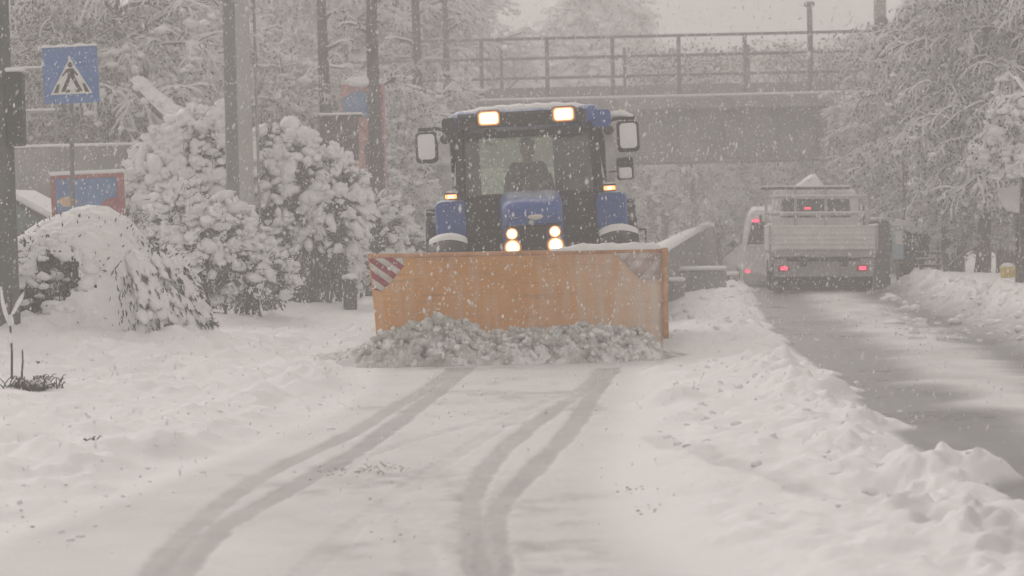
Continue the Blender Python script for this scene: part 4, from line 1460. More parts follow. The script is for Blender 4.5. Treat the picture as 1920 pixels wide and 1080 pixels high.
# tall bush on the near side of the sign, behind the concrete pole
x, y, z = gz(352, 41.5)
bush('tall snow laden bush between the advertising board and the concrete pole', (x, y, z), [(0.0, 0, 1.45, 0.85, 0.7, 1.2), (0.38, 0, 2.15, 0.72, 0.5, 0.80), (-0.35, -0.1, 1.5, 0.62, 0.5, 0.85)], 640, (0.035, 0.145), 9000, seed=1)
x, y, z = gz(575, 42.5)
bush('tall snowy bush with a dark bare foot right behind the concrete pole', (x, y, z), [(-0.2, 0, 1.75, 0.80, 0.6, 1.0), (-0.5, 0, 2.25, 0.5, 0.45, 0.6), (0.40, 0, 1.5, 0.65, 0.55, 0.9), (0.0, 0.0, 0.65, 0.74, 0.5, 0.75)], 540, (0.035, 0.145), 14000, seed=2, low=0.75, stems=30)
x, y, z = gz(708, 45.5)
bush('drooping snowy bush beside the left end of the plow', (x, y, z), [(0, 0, 0.95, 0.62, 0.6, 0.85), (0.35, 0, 0.6, 0.6, 0.5, 0.65), (-0.4, 0, 1.2, 0.5, 0.5, 0.72)], 300, (0.04, 0.10), 7000, seed=3, stretch=1.5)
x, y, z = gz(415, 36.5)
bush('low rounded bush in front of the concrete pole covered in snow clumps', (x, y, z), [(-0.1, 0, 0.75, 0.75, 0.7, 0.75), (-0.55, 0.1, 1.0, 0.45, 0.5, 0.75), (0.45, 0, 0.38, 0.55, 0.5, 0.55)], 620, (0.03, 0.11), 8000, 0.06, seed=4)
x, y, z = gz(655, 44)
bush('small snowy bush at the foot of the dark bush near the short post', (x, y, z), [(0, 0, 0.35, 0.22, 0.25, 0.45)], 70, (0.04, 0.1), 500, seed=5, stems=4)
# dark shrubs on the right bank
x, y, z = gz(1708, 51)
bush('dark round shrub with a thin cap of snow beside the pale blue sign', (x, y, z), [(0, 0, 0.5, 0.36, 0.4, 0.55)], 45, (0.04, 0.09), 2600, seed=6, cover=0.7, low=0.8, stems=6)


def snow_mound():
    """shrub bent under a dome of snow, dark hollow on the near side, fronds hanging at one side"""
    global rng
    keep = rng
    rng = np.random.default_rng(42)
    x, y, z = gz(172, 29.9)
    z -= 0.17
    t = thing('snow_mound_bush', 'wide shrub bent under a smooth dome of snow with a dark hollow in its side', 'bush', (x, y, z))
    t.scale = (1.0, 1.05, 1.04)
    # dome as a polar grid
    na, nr = 220, 90
    A, U = np.meshgrid(np.linspace(0, 2 * math.pi, na, endpoint=False), np.linspace(0.0, 1, nr), indexing='xy')
    rx = np.where(np.cos(A) > 0, 1.32, 1.30)
    X = np.cos(A) * U * rx
    Yv = np.sin(A) * U * 1.15
    e = 2.5
    H = 1.32 * np.clip(1 - U ** e, 0, 1) ** 0.66
    H = H * (1 - 0.34 * ss(0.15, 1.15, X)) + 0.05 * np.exp(-((X + 0.05) / 0.5) ** 2) * (1 - U)
    n1 = fbm(X * 2.2 + 9, Yv * 2.2 + H, 70, 4) - 0.5
    n2 = fbm(X * 7 + 3, Yv * 7 + H * 5, 80, 4) - 0.5
    fr = ss(0.35, 1.0, X + 0.25 * (0.8 - H))
    ridge = np.abs(np.sin(A * 17 + 3 * n1)) ** 0.7
    k = 1 + 0.16 * n1 + 0.09 * n2 + fr * U ** 2 * 0.09 * (ridge - 0.6)
    X, Yv = X * k, Yv * k
    Z = H * (1 + 0.10 * n1) + 0.05 * n2 * (1 - fr) + fr * 0.12 * n2
    V = np.stack([X, Yv, Z - 0.05], -1)
    # hollow: faces left out on the near side
    i, j = np.meshgrid(np.arange(nr - 1), np.arange(na), indexing='ij')
    j2 = (j + 1) % na
    q = np.stack([i * na + j, i * na + j2, (i + 1) * na + j2, (i + 1) * na + j], -1).reshape(-1, 4)
    Vf = V.reshape(-1, 3)
    c = Vf[q].mean(1)
    nn = fbm(c[:, 0] * 6 + 11, c[:, 2] * 6, 90, 4, 0.6) - 0.5
    hole = (c[:, 1] < 0) & ((((c[:, 0] + 0.20) / 0.31) ** 2 + ((c[:, 2] - 0.62) / 0.32) ** 2) < 0.95 + 3.0 * nn)
    hole |= (c[:, 1] < 0) & ((((c[:, 0] + 0.62) / 0.36) ** 2 + ((c[:, 2] - 0.36) / 0.19) ** 2) < 0.9 + 3.0 * nn)
    gaps = (fr.reshape(-1)[q].mean(1) > 0.25) & (ridge.reshape(-1)[q].mean(1) < 0.30) & (c[:, 2] < 0.72) & (fbm(c[:, 0] * 4, c[:, 2] * 6, 95, 3) > 0.42)
    m = MB()
    m.add(Vf, q[~(hole | gaps)])
    m.build('snow_dome', M['snow'], t, angle=None)
    # inner shell of thickness so that the edge of the hollow reads as a thick crust
    m = MB()
    n = 170
    a = rng.uniform(0, 2 * math.pi, n)
    rr = 1 + 0.10 * rng.normal(0, 1, n)
    big_ = rng.random(n) < 0.6
    ex = np.where(big_, -0.20 + 0.34 * np.cos(a) * rr, -0.62 + 0.39 * np.cos(a) * rr)
    ez = np.where(big_, 0.62 + 0.35 * np.sin(a) * rr, 0.36 + 0.22 * np.sin(a) * rr)
    ok = (ez > 0.12) & ((((ex + 0.20) / 0.31) ** 2 + ((ez - 0.62) / 0.32) ** 2) > 1) & ((((ex + 0.62) / 0.36) ** 2 + ((ez - 0.36) / 0.19) ** 2) > 1)
    yy = -1.10 * np.clip(1 - (ez / 1.40) ** 1.5 - (ex / 1.35) ** 2, 0.02, 1) ** 0.5
    m.lumps(np.stack([ex, yy, ez], 1)[ok], rng.uniform(0.03, 0.085, (ok.sum(), 1)) * np.array([[1.2, 1, .8]]), 0.25, 2)
    # hanging snow fingers on the side
    nf = 150
    th = rng.uniform(-1.0, 0.55, nf)
    zz = rng.uniform(0.12, 0.80, nf)
    r = np.sqrt(np.clip(1 - (zz / 1.42) ** 1.5, 0.02, 1))
    P = np.stack([np.cos(th) * 1.30 * r, np.sin(th) * 1.15 * r, zz * (0.95)], 1)
    D = np.stack([np.cos(th) * 0.6, np.sin(th) * 0.5, -0.8 + 0 * th], 1)
    m.lumps(P, rng.uniform(0.035, 0.075, (nf, 1)) * np.array([[1.9, 1.0, 0.8]]), 0.2, 2, rot=frame_rot(D + rng.normal(0, .15, D.shape)))
    m.lumps(np.stack([rng.normal(-.45, .28, 34), -rng.uniform(.8, 1.02, 34), rng.uniform(.15, .85, 34)], 1), rng.uniform(.02, .07, (34, 1)) * np.array([[1.3, 1, .7]]), .35, 2)
    m.build('snow_clumps', M['snow'], t, angle=None, kind='stuff')
    f = MB()
    n = 6500
    d = rng.normal(size=(n, 3))
    d[:, 2] = np.abs(d[:, 2])
    d /= np.linalg.norm(d, axis=1, keepdims=True)
    P = d * np.array([1.16, 1.0, 1.28]) * (rng.uniform(0.4, 1, (n, 1)) ** 0.4)
    P = P[(P[:, 2] > 0.03) & (P[:, 2] < 1.2 - 0.35 * np.clip(P[:, 0], 0, 2))]
    f.leaves(P, 0.075, rng.normal(0, .5, P.shape) + np.array([0, -0.4, -0.5]), 0, 0.35)
    n = 5200
    P = np.stack([rng.normal(-0.35, 0.32, n), -rng.uniform(0.15, 1.12, n), rng.uniform(0.05, 1.0, n)], 1)
    P = P[((P[:, 0] / 1.25) ** 2 + (P[:, 1] / 1.10) ** 2 + (P[:, 2] / 1.30) ** 2) < 1.0]
    f.leaves(P, 0.085, rng.normal(0, .5, P.shape) + np.array([0, -0.3, 0.5]), 0, 0.3)
    # sprigs poking out of the crust and hanging between the fingers
    n = 420
    th = rng.uniform(-1.2, 0.5, n)
    zz = rng.uniform(0.0, 0.7, n)
    r = np.sqrt(np.clip(1 - (zz / 1.40) ** 1.5, 0.02, 1)) * 1.02
    P = np.stack([np.cos(th) * 1.30 * r, np.sin(th) * 1.15 * r, zz], 1)
    f.leaves(P, 0.10, np.stack([np.cos(th) * .5, np.sin(th) * .5, -1 + 0 * th], 1) + rng.normal(0, .25, P.shape), 0, 0.3)
    n = 230
    d = rng.normal(size=(n, 3))
    d[:, 2] = np.abs(d[:, 2]) + 0.1
    d[:, 1] = -np.abs(d[:, 1])
    d /= np.linalg.norm(d, axis=1, keepdims=True)
    f.leaves(d * np.array([1.27, 1.13, 1.0]) * np.where(d[:, 2:3] > 2, 1, 1) * np.array([1, 1, 1.28]), 0.055, d + rng.normal(0, .3, d.shape), 0, 0.35)
    f.build('foliage', M['leaf'], t, angle=None, kind='stuff')
    P = []
    for _ in range(26):
        b = np.array([rng.normal(-0.1, 0.3), rng.normal(-0.1, 0.25), -0.1])
        e = b + np.array([rng.normal(-0.1, .5), rng.normal(-0.2, .4), rng.uniform(.6, 1.0)])
        P.append([b + (e - b) * u for u in (0, .33, .66, 1)])
    MB().tubes(np.array(P), np.tile(np.array([[0.02, 0.016, 0.012, 0.006]]), (26, 1)), 5).build('stems', M['twig'], t, angle=None, kind='stuff')
    rng = keep
    # twigs lying in the snow at the foot
    for i, (px, py, L, a, lb) in enumerate([(290, 655, 0.55, 0.25, 'snowy bent frond lying at the foot of the snow mound'), (375, 640, 0.5, -0.55, 'thin bent frond sticking out of the snow mound towards the plow'),
                                            (420, 600, 0.5, -0.1, 'snow covered low branch reaching from the mound to the round bush')]):
        g = gnd(px, py, 0.1)
        zz = tz(g.x, g.y)
        fr_ = thing('fallen_frond', lb, 'branch', (g.x, g.y, zz + 0.02), (0, 0, a))
        pts = np.array([[(-L / 2 + L * u, 0.03 * math.sin(5 * u), 0.05 + 0.10 * math.sin(u * 3.0) - 0.03) for u in np.linspace(0, 1, 7)]])
        MB().tubes(pts, np.array([[0.016] * 6 + [0.006]]), 5).build('stem', M['twig'], fr_, angle=None)
        q = pts[0][rng.integers(1, 7, 40)] + rng.normal(0, 0.02, (40, 3))
        MB().leaves(q, 0.09, np.stack([np.ones(40), rng.normal(0, .8, 40), rng.normal(-.2, .3, 40)], 1), 0, .3).build('leaf_sprays', M['leaf'], fr_, angle=None, kind='stuff')
        s_ = MB().tubes(pts, np.array([[0.02, .035, .045, .04, .045, .03, .015]]), 7, lift=0.6)
        s_.lumps(pts[0][1:] + np.array([0, 0, .02]), rng.uniform(.03, .06, (6, 1)) * np.array([[1.4, 1, .6]]), .2, 1)
        s_.build('snow_load', M['snow'], fr_, angle=None)


snow_mound()


def sapling():
    x, y, z = gz(25, 23.5, 0.1)
    p = gnd(22, 722, 0.2)
    z = tz(p.x, p.y)
    t = thing('sapling', 'thin bare sapling with snow in its forks before the thick pole', 'sapling', (p.x, p.y, z - 0.05))
    P = [np.array([(0, 0, 0), (0.01, 0, .3), (0.0, 0, .55), (0.02, 0, .78)]), np.array([(0.0, 0, .5), (-0.04, 0, .62), (-0.06, 0, .72), (-0.07, 0, .84)]),
         np.array([(0.01, 0, .58), (0.08, 0, .70), (0.11, 0, .75), (0.16, 0, .86)]), np.array([(0.09, 0, 0), (0.09, 0, .1), (0.10, 0, .2), (0.10, 0, .3)])]
    MB().tubes(np.array(P), np.array([[0.011, .010, .008, .006]] * 4), 6).build('stem', M['twig'], t, angle=None)
    s = MB().tubes(np.array(P[1:3]), np.array([[0.013, .019, .016, .010]] * 2), 6, lift=.5)
    s.lumps([(0.01, 0, .56), (0.0, 0, .40), (-0.03, 0, .43)], [(0.03, .03, .05), (.02, .02, .05), (.05, .03, .02)], .2, 2)
    s.build('snow_load', M['snow'], t, angle=None)


sapling()


def tuft(px, py, n, L, label, w=0.1):
    p = gnd(px, py, 0.1)
    z = tz(p.x, p.y)
    t = thing('grass_tuft', label, 'grass', (p.x, p.y, z))
    a = rng.uniform(0, 6.28, n)
    b = np.stack([rng.normal(0, w, n), rng.normal(0, w * .6, n), np.zeros(n) - .02], 1)
    d = np.stack([np.cos(a) * .5, np.sin(a) * .5, rng.uniform(.3, 1, n)], 1)
    P = np.stack([b, b + d * L * .5, b + d * L * .9 + np.array([0, 0, -.15 * L]), b + d * L * 1.2 + np.array([0, 0, -.45 * L])], 1)
    MB().tubes(P, np.tile(np.array([[.006, .006, .005, .003]]), (n, 1)), 3).build('blades', M['leaf_brown'], t, angle=None, kind='stuff')
    if n > 50:
        MB().lumps(b[:6] + np.array([0, .03, .06]), rng.uniform(.03, .06, (6, 1)) * np.array([[1.3, 1, .7]]), .2, 2).build('snow_load', M['snow'], t, angle=None)


tuft(62, 752, 170, 0.17, 'dark grass tuft breaking the snow under the bare sapling')
tuft(88, 705, 14, 0.06, 'tiny dark sprig in the snow above the grass tuft', 0.03)
tuft(175, 838, 16, 0.08, 'few thin blades poking out of the lumpy snow edge', 0.04)
tuft(495, 668, 10, 0.07, 'single thin sprig in the smooth snow below the round bush', 0.03)

#==PLOW TRACTOR==
# ------------------------------------------------------------------ tractor with plow
TY = 31.0
g0 = px_at(1010, TY, 0.0)
tr = thing('tractor', 'blue tractor with lit work lamps pushing a wide orange snow plow towards the camera', 'tractor', (g0.x, TY, 0.0), (0, R(-1.9), 0))
TMI = (Matrix.Translation((g0.x, TY, 0)) @ Euler((0, R(-1.9), 0)).to_matrix().to_4x4()).inverted()


def TL(px, py, ly):
    return TMI @ at(px, py, TY + ly)


def rounded(hw, z0, z1, r, y, n=5, rb=None):
    """rounded rectangle ring in the xz plane at y"""
    rb = r if rb is None else rb
    pts = []
    for cx, cz, a0, q in ((hw - r, z1 - r, 0, r), (-hw + r, z1 - r, 90, r), (-hw + rb, z0 + rb, 180, rb), (hw - rb, z0 + rb, 270, rb)):
        for k in range(n + 1):
            a = R(a0 + 90 * k / n)
            pts.append((cx + q * math.cos(a), y, cz + q * math.sin(a)))
    return pts


# hood
hood = MB().loft([rounded(0.27, 1.44, 1.60, 0.07, -1.56, rb=0.02), rounded(0.315, 1.42, 1.67, 0.10, -1.50, rb=0.02), rounded(0.335, 1.41, 1.715, 0.12, -1.38, rb=0.02), rounded(0.345, 1.38, 1.75, 0.12, -1.1, rb=0.02),
                  rounded(0.355, 1.36, 1.79, 0.12, -0.5, rb=0.02), rounded(0.365, 1.36, 1.81, 0.12, 0.05, rb=0.02)]).build('hood', M['blue'], tr)
e_ = MB().prism([(-.02, 1.485), (.03, 1.475), (.09, 1.485), (.12, 1.51), (.10, 1.535), (.03, 1.54), (-.04, 1.53), (-.06, 1.505)], -1.578, -1.568)
e_.build('emblem', M['offwhite'], hood, smooth=False)
MB().loft([[(0.026 * math.cos(a) - 0.02, -1.578, 1.452 + 0.026 * math.sin(a)) for a in np.linspace(0, 6.28, 16, endpoint=False)], [(0.026 * math.cos(a) - 0.02, -1.566, 1.452 + 0.026 * math.sin(a)) for a in np.linspace(0, 6.28, 16, endpoint=False)]]).build('round_badge', M['chrome'], hood)
for sx in (-1, 1):
    MB().box((sx * 0.185, -1.566, 1.512), (0.07, 0.012, 0.012), 0.003).build('chrome_trim', M['chrome'], hood)
side = MB()
for sx in (-1, 1):
    side.box((sx * 0.335, -0.65, 1.20), (0.03, 1.5, 0.42), 0.01)
side.build('side_panel', M['black'], tr)
gr = MB().box((0, -1.44, 1.17), (0.58, 0.08, 0.50), 0.03).build('grille', M['cabin'], tr)
for k in range(7):
    MB().box((0, -1.49, 0.99 + k * 0.055), (0.24, 0.02, 0.018), 0.004).build('grille_bar', M['black'], gr)
for sx in (-1, 1):
    MB().box((sx * 0.155, -1.49, 1.19), (0.014, 0.03, 0.42), 0.004).build('grille_bar', M['blue'], gr)
    MB().prism([(sx * .335, 1.41), (sx * .30, 1.43), (sx * .31, 0.95), (sx * .335, 0.95)], -1.5, -1.1).build('grille_side', M['blue'], gr)
for sx in (-1, 1):
    for z_, r_ in ((1.335, 0.054), (1.185, 0.074)):
        hl = MB().lathe([(0.01, 0.06), (r_ * 1.1, 0.05), (r_ * 1.38, -0.005), (r_ * 1.30, -0.02), (r_ * 1.22, -0.012)], 24, (sx * 0.238, -1.50, z_), 'y').build('headlight', M['cabin'], tr)
        MB().lathe([(r_ * 0.85, -0.022), (r_ * 1.08, -0.020), (r_ * 1.08, -0.014), (r_ * 0.85, -0.012)], 24, (sx * 0.238, -1.50, z_), 'y').build('halo_ring', M['halo_amber'], hl)  # bloom round the lens, put in as an emissive ring
        MB().lathe([(r_ * 1.0, -0.018), (r_ * 1.36, -0.016), (r_ * 1.36, -0.011), (r_ * 1.0, -0.012)], 24, (sx * 0.238, -1.50, z_), 'y').build('halo_ring', M['halo_dim'], hl)  # dimmer outer ring of that painted bloom
        MB().lathe([(0.002, -0.040), (r_ * 0.5, -0.036), (r_ * 0.84, -0.028), (r_ * 0.86, -0.014), (0.002, -0.013)], 24, (sx * 0.238, -1.50, z_), 'y').build('lens', M['lamp_white'], hl)

# chassis, engine, tanks, steps
ch = MB()
ch.box((0, -0.2, 0.85), (0.5, 2.6, 0.55), 0.04)
ch.box((0, 1.3, 0.85), (0.62, 0.9, 0.7), 0.06)
ch.box((0, -1.0, 0.58), (1.5, 0.16, 0.16), 0.03)
ch.tube([(-0.9, 1.5, 0.82), (0.9, 1.5, 0.82)], 0.12, 12)
ch.build('chassis', M['cabin'], tr)
for sx in (-1, 1):
    MB().box((sx * 0.62, 0.45, 1.15), (0.36, 0.9, 0.62), 0.05).build('fuel_tank', M['black'], tr)
    st = MB()
    for k in range(3):
        st.box((sx * 0.86, 0.15, 0.5 + 0.26 * k), (0.24, 0.22, 0.03), 0.005)
    st.box((sx * 0.75, 0.15, 0.78), (0.02, 0.24, 0.6))
    st.box((sx * 0.98, 0.15, 0.78), (0.02, 0.24, 0.6))
    st.build('step', M['cabin'], tr)
MB().box((0, 0.7, 1.30), (1.56, 1.6, 0.16), 0.03).build('cab_floor', M['cabin'], tr)
MB().loft([rounded(0.40, 1.36, 1.78, 0.08, -0.02), rounded(0.44, 1.36, 1.74, 0.08, 0.22)]).build('dashboard', M['cabin'], tr)

# wheels
def wheel(x, y, r, w, sx, lugs):
    prof = [(r * 0.56, -w * 0.40), (r * 0.66, -w * 0.48), (r * 0.86, -w * 0.5), (r * 0.945, -w * 0.42), (r * 0.955, 0), (r * 0.945, w * 0.42), (r * 0.86, w * 0.5), (r * 0.66, w * 0.48), (r * 0.56, w * 0.40)]
    t = MB().lathe(prof, 40, (0, 0, 0), 'x')
    for k in range(lugs):
        for s in (-1, 1):
            a = 2 * math.pi * (k + (0.5 if s > 0 else 0)) / lugs
            rot = Matrix.Rotation(a, 3, 'X') @ Matrix.Rotation(s * R(38), 3, 'Z')
            c = Matrix.Rotation(a, 3, 'X') @ Vector((s * w * 0.25, 0, r * 0.965))
            t.box(c, (w * 0.56, 0.055, r * 0.07), 0.008, rot)
    o = bpy.data.objects.new('wheel', t.mesh('wheel', [M['rubber']]))
    col.objects.link(o)
    o.parent = tr
    o.location = (x, y, r)
    rim = MB().lathe([(0.03, 0.05 * sx), (r * 0.2, 0.06 * sx), (r * 0.24, 0.0), (r * 0.48, -0.04 * sx), (r * 0.53, w * 0.36 * sx), (r * 0.57, w * 0.40 * sx), (r * 0.57, -w * 0.4 * sx), (0.03, -w * 0.3 * sx)], 28, (0, 0, 0), 'x')
    rim.build('rim', M['offwhite'], o)
    return o


for sx in (-1, 1):
    wheel(sx * 0.96, -1.0, 0.60, 0.40, sx, 15)
    wheel(sx * 1.02, 1.5, 0.83, 0.50, sx, 18)


def arc_plate(x0, x1, cy_, cz, r, a0, a1, th=0.025, n=14):
    rings = []
    for k in range(n + 1):
        a = R(a0 + (a1 - a0) * k / n)
        c, s = math.cos(a), math.sin(a)
        q = []
        for e, d in ((0, -0.05), (0.25, -0.012), (0.5, 0.0), (0.75, -0.012), (1, -0.05)):
            q.append((x0 + (x1 - x0) * e, cy_ - (r + d) * c, cz + (r + d) * s))
        q += [(x1, cy_ - (r - th - .05) * c, cz + (r - th - .05) * s), ((x0 + x1) / 2, cy_ - (r - th) * c, cz + (r - th) * s), (x0, cy_ - (r - th - .05) * c, cz + (r - th - .05) * s)]
        rings.append(q)
    return MB().loft(rings)


for sx in (-1, 1):
    a, b = sorted((sx * 0.74, sx * 1.17))
    f = arc_plate(a, b, -1.0, 0.62, 0.74, 25, 155).build('front_fender', M['black'], tr)
    rr = []
    for k in range(13):
        x_ = a + (b - a) * k / 12
        u = abs(k / 6 - 1)
        h_ = 0.014 * (1 - u ** 3) + 0.005
        zc = 0.62 + 0.742 - 0.05 * u ** 2
        rr.append([(x_, -1.28, zc - 0.055), (x_, -0.75, zc - 0.05), (x_, -0.78, zc - 0.03 + h_), (x_, -1.0, zc + h_), (x_, -1.25, zc - 0.03 + h_)])
    MB().loft(rr).build('fender_snow', M['snow'], f, angle=60)
    a, b = sorted((sx * 0.70, sx * 1.10))
    f = arc_plate(a, b, 1.5, 0.84, 0.93, 22, 150, 0.03).build('rear_fender', M['blue'], tr)
    MB().loft([rounded(0.165, 1.30, 1.735, 0.07, -0.12), rounded(0.185, 1.28, 1.74, 0.06, -0.04), rounded(0.18, 1.34, 1.76, 0.06, 0.75)]).build('fender_front', M['blue'], f, loc=(sx * 0.93, 0, 0))
    bl = MB().box((sx * 0.92, -0.08, 1.795), (0.15, 0.08, 0.085), 0.015).build('indicator', M['cabin'], tr)
    MB().box((sx * 0.92, -0.125, 1.79), (0.135, 0.02, 0.05), 0.008).build('indicator_lens', M['indicator'], bl)
    MB().box((sx * 0.92, -0.137, 1.79), (0.06, 0.012, 0.026), 0.005).build('indicator_bulb', M['indicator_core'], bl)
    MB().lumps([(sx * 0.92, -0.08, 1.845)], [(0.065, 0.04, 0.016)], 0.08, 2).build('indicator_snow', M['snow'], bl)

# cab
def bar(name, pts, w, d, m, parent=tr):
    b = MB()
    for p, q in zip(pts[:-1], pts[1:]):
        p, q = Vector(p), Vector(q)
        t = (q - p)
        rot = t.to_track_quat('Z', 'Y')
        b.box((p + q) / 2, (w, d, t.length + 0.01), 0.012, rot.to_matrix())
    return b.build(name, m, parent)


for sx in (-1, 1):
    bar('front_pillar', [(sx * 0.79, 0.02, 1.36), (sx * 0.80, 0.05, 1.8), (sx * 0.765, 0.16, 2.56)], 0.09, 0.11, M['cabin'])
    bar('middle_pillar', [(sx * 0.96, 0.85, 1.36), (sx * 0.965, 0.85, 1.85), (sx * 0.86, 0.88, 2.56)], 0.055, 0.09, M['cabin'])
    bar('rear_pillar', [(sx * 0.84, 1.62, 1.5), (sx * 0.80, 1.60, 2.56)], 0.10, 0.10, M['cabin'])
    # side glass and its rail
    MB().prism([(0.03, 1.40), (0.82, 1.40), (0.85, 2.55), (0.16, 2.55)], -0.004, 0.004, plane='yz').build('door_glass', M['glass_cab'], tr, loc=(sx * 0.88, 0, 0), rot=(0, 0, sx * R(-10)))
    bar('door_rail', [(sx * 0.80, 0.08, 1.9), (sx * 0.955, 0.82, 1.9)], 0.03, 0.035, M['cabin'])
    MB().prism([(0.92, 1.50), (1.58, 1.50), (1.56, 2.55), (0.92, 2.55)], -0.004, 0.004, plane='yz').build('rear_side_glass', M['glass_cab'], tr, loc=(sx * 0.86, 0, 0))
MB().loft([[(-0.745, 0.035, 1.78), (0.745, 0.035, 1.78), (0.745, 0.047, 1.78), (-0.745, 0.047, 1.78)], [(-0.715, 0.165, 2.54), (0.715, 0.165, 2.54), (0.715, 0.177, 2.54), (-0.715, 0.177, 2.54)]]).build('windshield', M['glass_cab'], tr)
MB().box((0, 1.66, 2.12), (1.42, 0.012, 0.86)).build('rear_glass', M['glass_cab'], tr)
rw = MB()
rw.box((0, 1.64, 1.58), (1.62, 0.10, 0.24), 0.02)
rw.box((0, 1.64, 2.53), (1.50, 0.10, 0.10), 0.02)
rw.box((-0.68, 1.63, 2.1), (0.20, 0.08, 0.82), 0.02)
rw.box((0.55, 1.60, 2.1), (0.46, 0.08, 0.82), 0.02)
rw.build('rear_wall', M['cabin'], tr)
MB().box((0.58, 0.75, 1.75), (0.34, 0.8, 0.75), 0.06).build('side_console', M['cabin'], tr)
MB().box((0.60, 1.0, 2.25), (0.22, 0.3, 0.5), 0.06).build('hanging_coat', M['jacket'], tr)
for sx in (-1, 1):
    MB().box((sx * 0.58, 0.0, 1.40), (0.43, 0.07, 0.68), 0.03).build('front_panel', M['cabin'], tr)
MB().box((0, 0.06, 1.755), (1.5, 0.06, 0.08), 0.02).build('lower_sill', M['cabin'], tr)
# roof
roof = MB().loft([rounded(0.72, 2.58, 2.71, 0.05, -0.22), rounded(0.82, 2.57, 2.755, 0.08, -0.15), rounded(0.88, 2.56, 2.78, 0.10, 0.2), rounded(0.90, 2.56, 2.79, 0.11, 0.9), rounded(0.88, 2.56, 2.77, 0.10, 1.6), rounded(0.80, 2.58, 2.72, 0.08, 1.78)])
roof = roof.build('roof', M['blue'], tr)
MB().box((-0.06, -0.225, 2.645), (1.50, 0.07, 0.17), 0.03).build('visor', M['cabin'], roof)
rs = []
for k in range(25):
    u = -1 + 2 * k / 24
    h_ = 0.05 * (1 - abs(u) ** 4) + 0.004 + 0.008 * math.sin(k * 1.9)
    x_ = u * 0.79
    zb = 2.745 - 0.02 * abs(u) ** 3
    rs.append([(x_, -0.14, zb - 0.02), (x_, 1.6, zb), (x_, 1.55, zb + h_ + .02), (x_, 0.2, zb + 0.03 + h_), (x_, -0.10, zb + h_ * 0.8)])
MB().loft(rs).build('roof_snow', M['snow'], roof, angle=70)
for sx in (-1, 1):
    wl_ = MB().box((sx * 0.43, -0.28, 2.665), (0.28, 0.10, 0.19), 0.03).build('work_light', M['cabin'], tr)
    for w_, h_, y_, m_, nm_ in ((0.128, 0.085, -0.331, 'halo_dim', 'halo_ring'), (0.112, 0.071, -0.337, 'halo_amber', 'halo_ring'), (0.096, 0.057, -0.345, 'lamp_white', 'lens')):  # two outer shapes are painted lamp glow, the innermost is the lens
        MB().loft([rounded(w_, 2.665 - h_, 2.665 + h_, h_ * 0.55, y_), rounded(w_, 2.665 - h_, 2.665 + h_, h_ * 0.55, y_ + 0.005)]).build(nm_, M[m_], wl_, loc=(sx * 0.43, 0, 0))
MB().box((-0.42, -0.1, 2.50), (0.14, 0.1, 0.10), 0.02).build('interior_mirror', M['cabin'], tr)
# corner lamps and mirrors
for sx in (-1, 1):
    MB().loft([rounded(0.11, 2.50, 2.70, 0.05, 0.0), rounded(0.10, 2.52, 2.70, 0.05, 0.2)]).build('corner_cowl', M['blue'] if sx > 0 else M['cabin'], tr, loc=(sx * 0.87, -0.08, 0))
    ma = MB().tube([(sx * 0.86, 0.05, 2.55), (sx * 1.05, 0.0, 2.59), (sx * 1.26, -0.02, 2.585)], 0.02, 8).build('mirror_arm', M['cabin'], tr)
    if sx > 0:
        MB().tubes(np.array([[(0.80, 0.03, 2.59), (0.98, 0.0, 2.63), (1.12, -0.01, 2.635), (1.24, -0.01, 2.60)]]), np.array([[0.02, 0.035, 0.04, 0.02]]), 8, lift=0.3).build('arm_snow', M['snow'], ma, angle=None)
    mh = MB().loft([rounded(0.125, 2.20, 2.55, 0.045, 0.04), rounded(0.13, 2.195, 2.555, 0.05, -0.02), rounded(0.105, 2.22, 2.535, 0.05, -0.06)]).build('mirror', M['cabin'], tr, loc=(sx * 1.17, -0.02, 0))
    MB().loft([rounded(0.10, 2.235, 2.53, 0.045, -0.058), rounded(0.095, 2.24, 2.525, 0.05, -0.075), rounded(0.05, 2.29, 2.47, 0.04, -0.085)]).build('mirror_snow', M['snow'], mh)
    bar('mirror_rod', [(sx * 1.17, 0.0, 2.58), (sx * 1.17, 0.0, 2.53)], 0.02, 0.02, M['cabin'])
    MB().lathe([(0.01, -0.05), (0.05, -0.04), (0.06, 0), (0.04, 0.05), (0.01, 0.06)], 14, (sx * 0.95, -0.02, 2.46), 'y').build('side_lamp', M['cabin'], tr)
lm = MB().loft([rounded(0.095, 1.88, 2.14, 0.03, 0.04), rounded(0.10, 1.875, 2.145, 0.035, -0.02), rounded(0.09, 1.89, 2.13, 0.03, -0.05)]).build('lower_mirror', M['cabin'], tr, loc=(1.12, 0.1, 0))
MB().loft([rounded(0.075, 1.89, 2.02, 0.03, -0.05), rounded(0.06, 1.90, 2.0, 0.03, -0.065)]).build('mirror_snow', M['snow'], lm)
bar('mirror_rod', [(0.92, 0.3, 1.98), (1.05, 0.1, 1.98)], 0.02, 0.02, M['cabin'])
# handrail and a small lamp bracket on one side
MB().tube([(1.0, 0.3, 1.35), (1.08, 0.15, 1.2), (1.08, 0.12, 0.8)], 0.015, 6).build('hand_rail', M['cabin'], tr)
bar('lamp_bracket', [(1.28, 0.9, 1.05), (1.36, 0.9, 1.05), (1.36, 0.9, 1.28), (1.28, 0.9, 1.28)], 0.02, 0.02, M['cabin'])
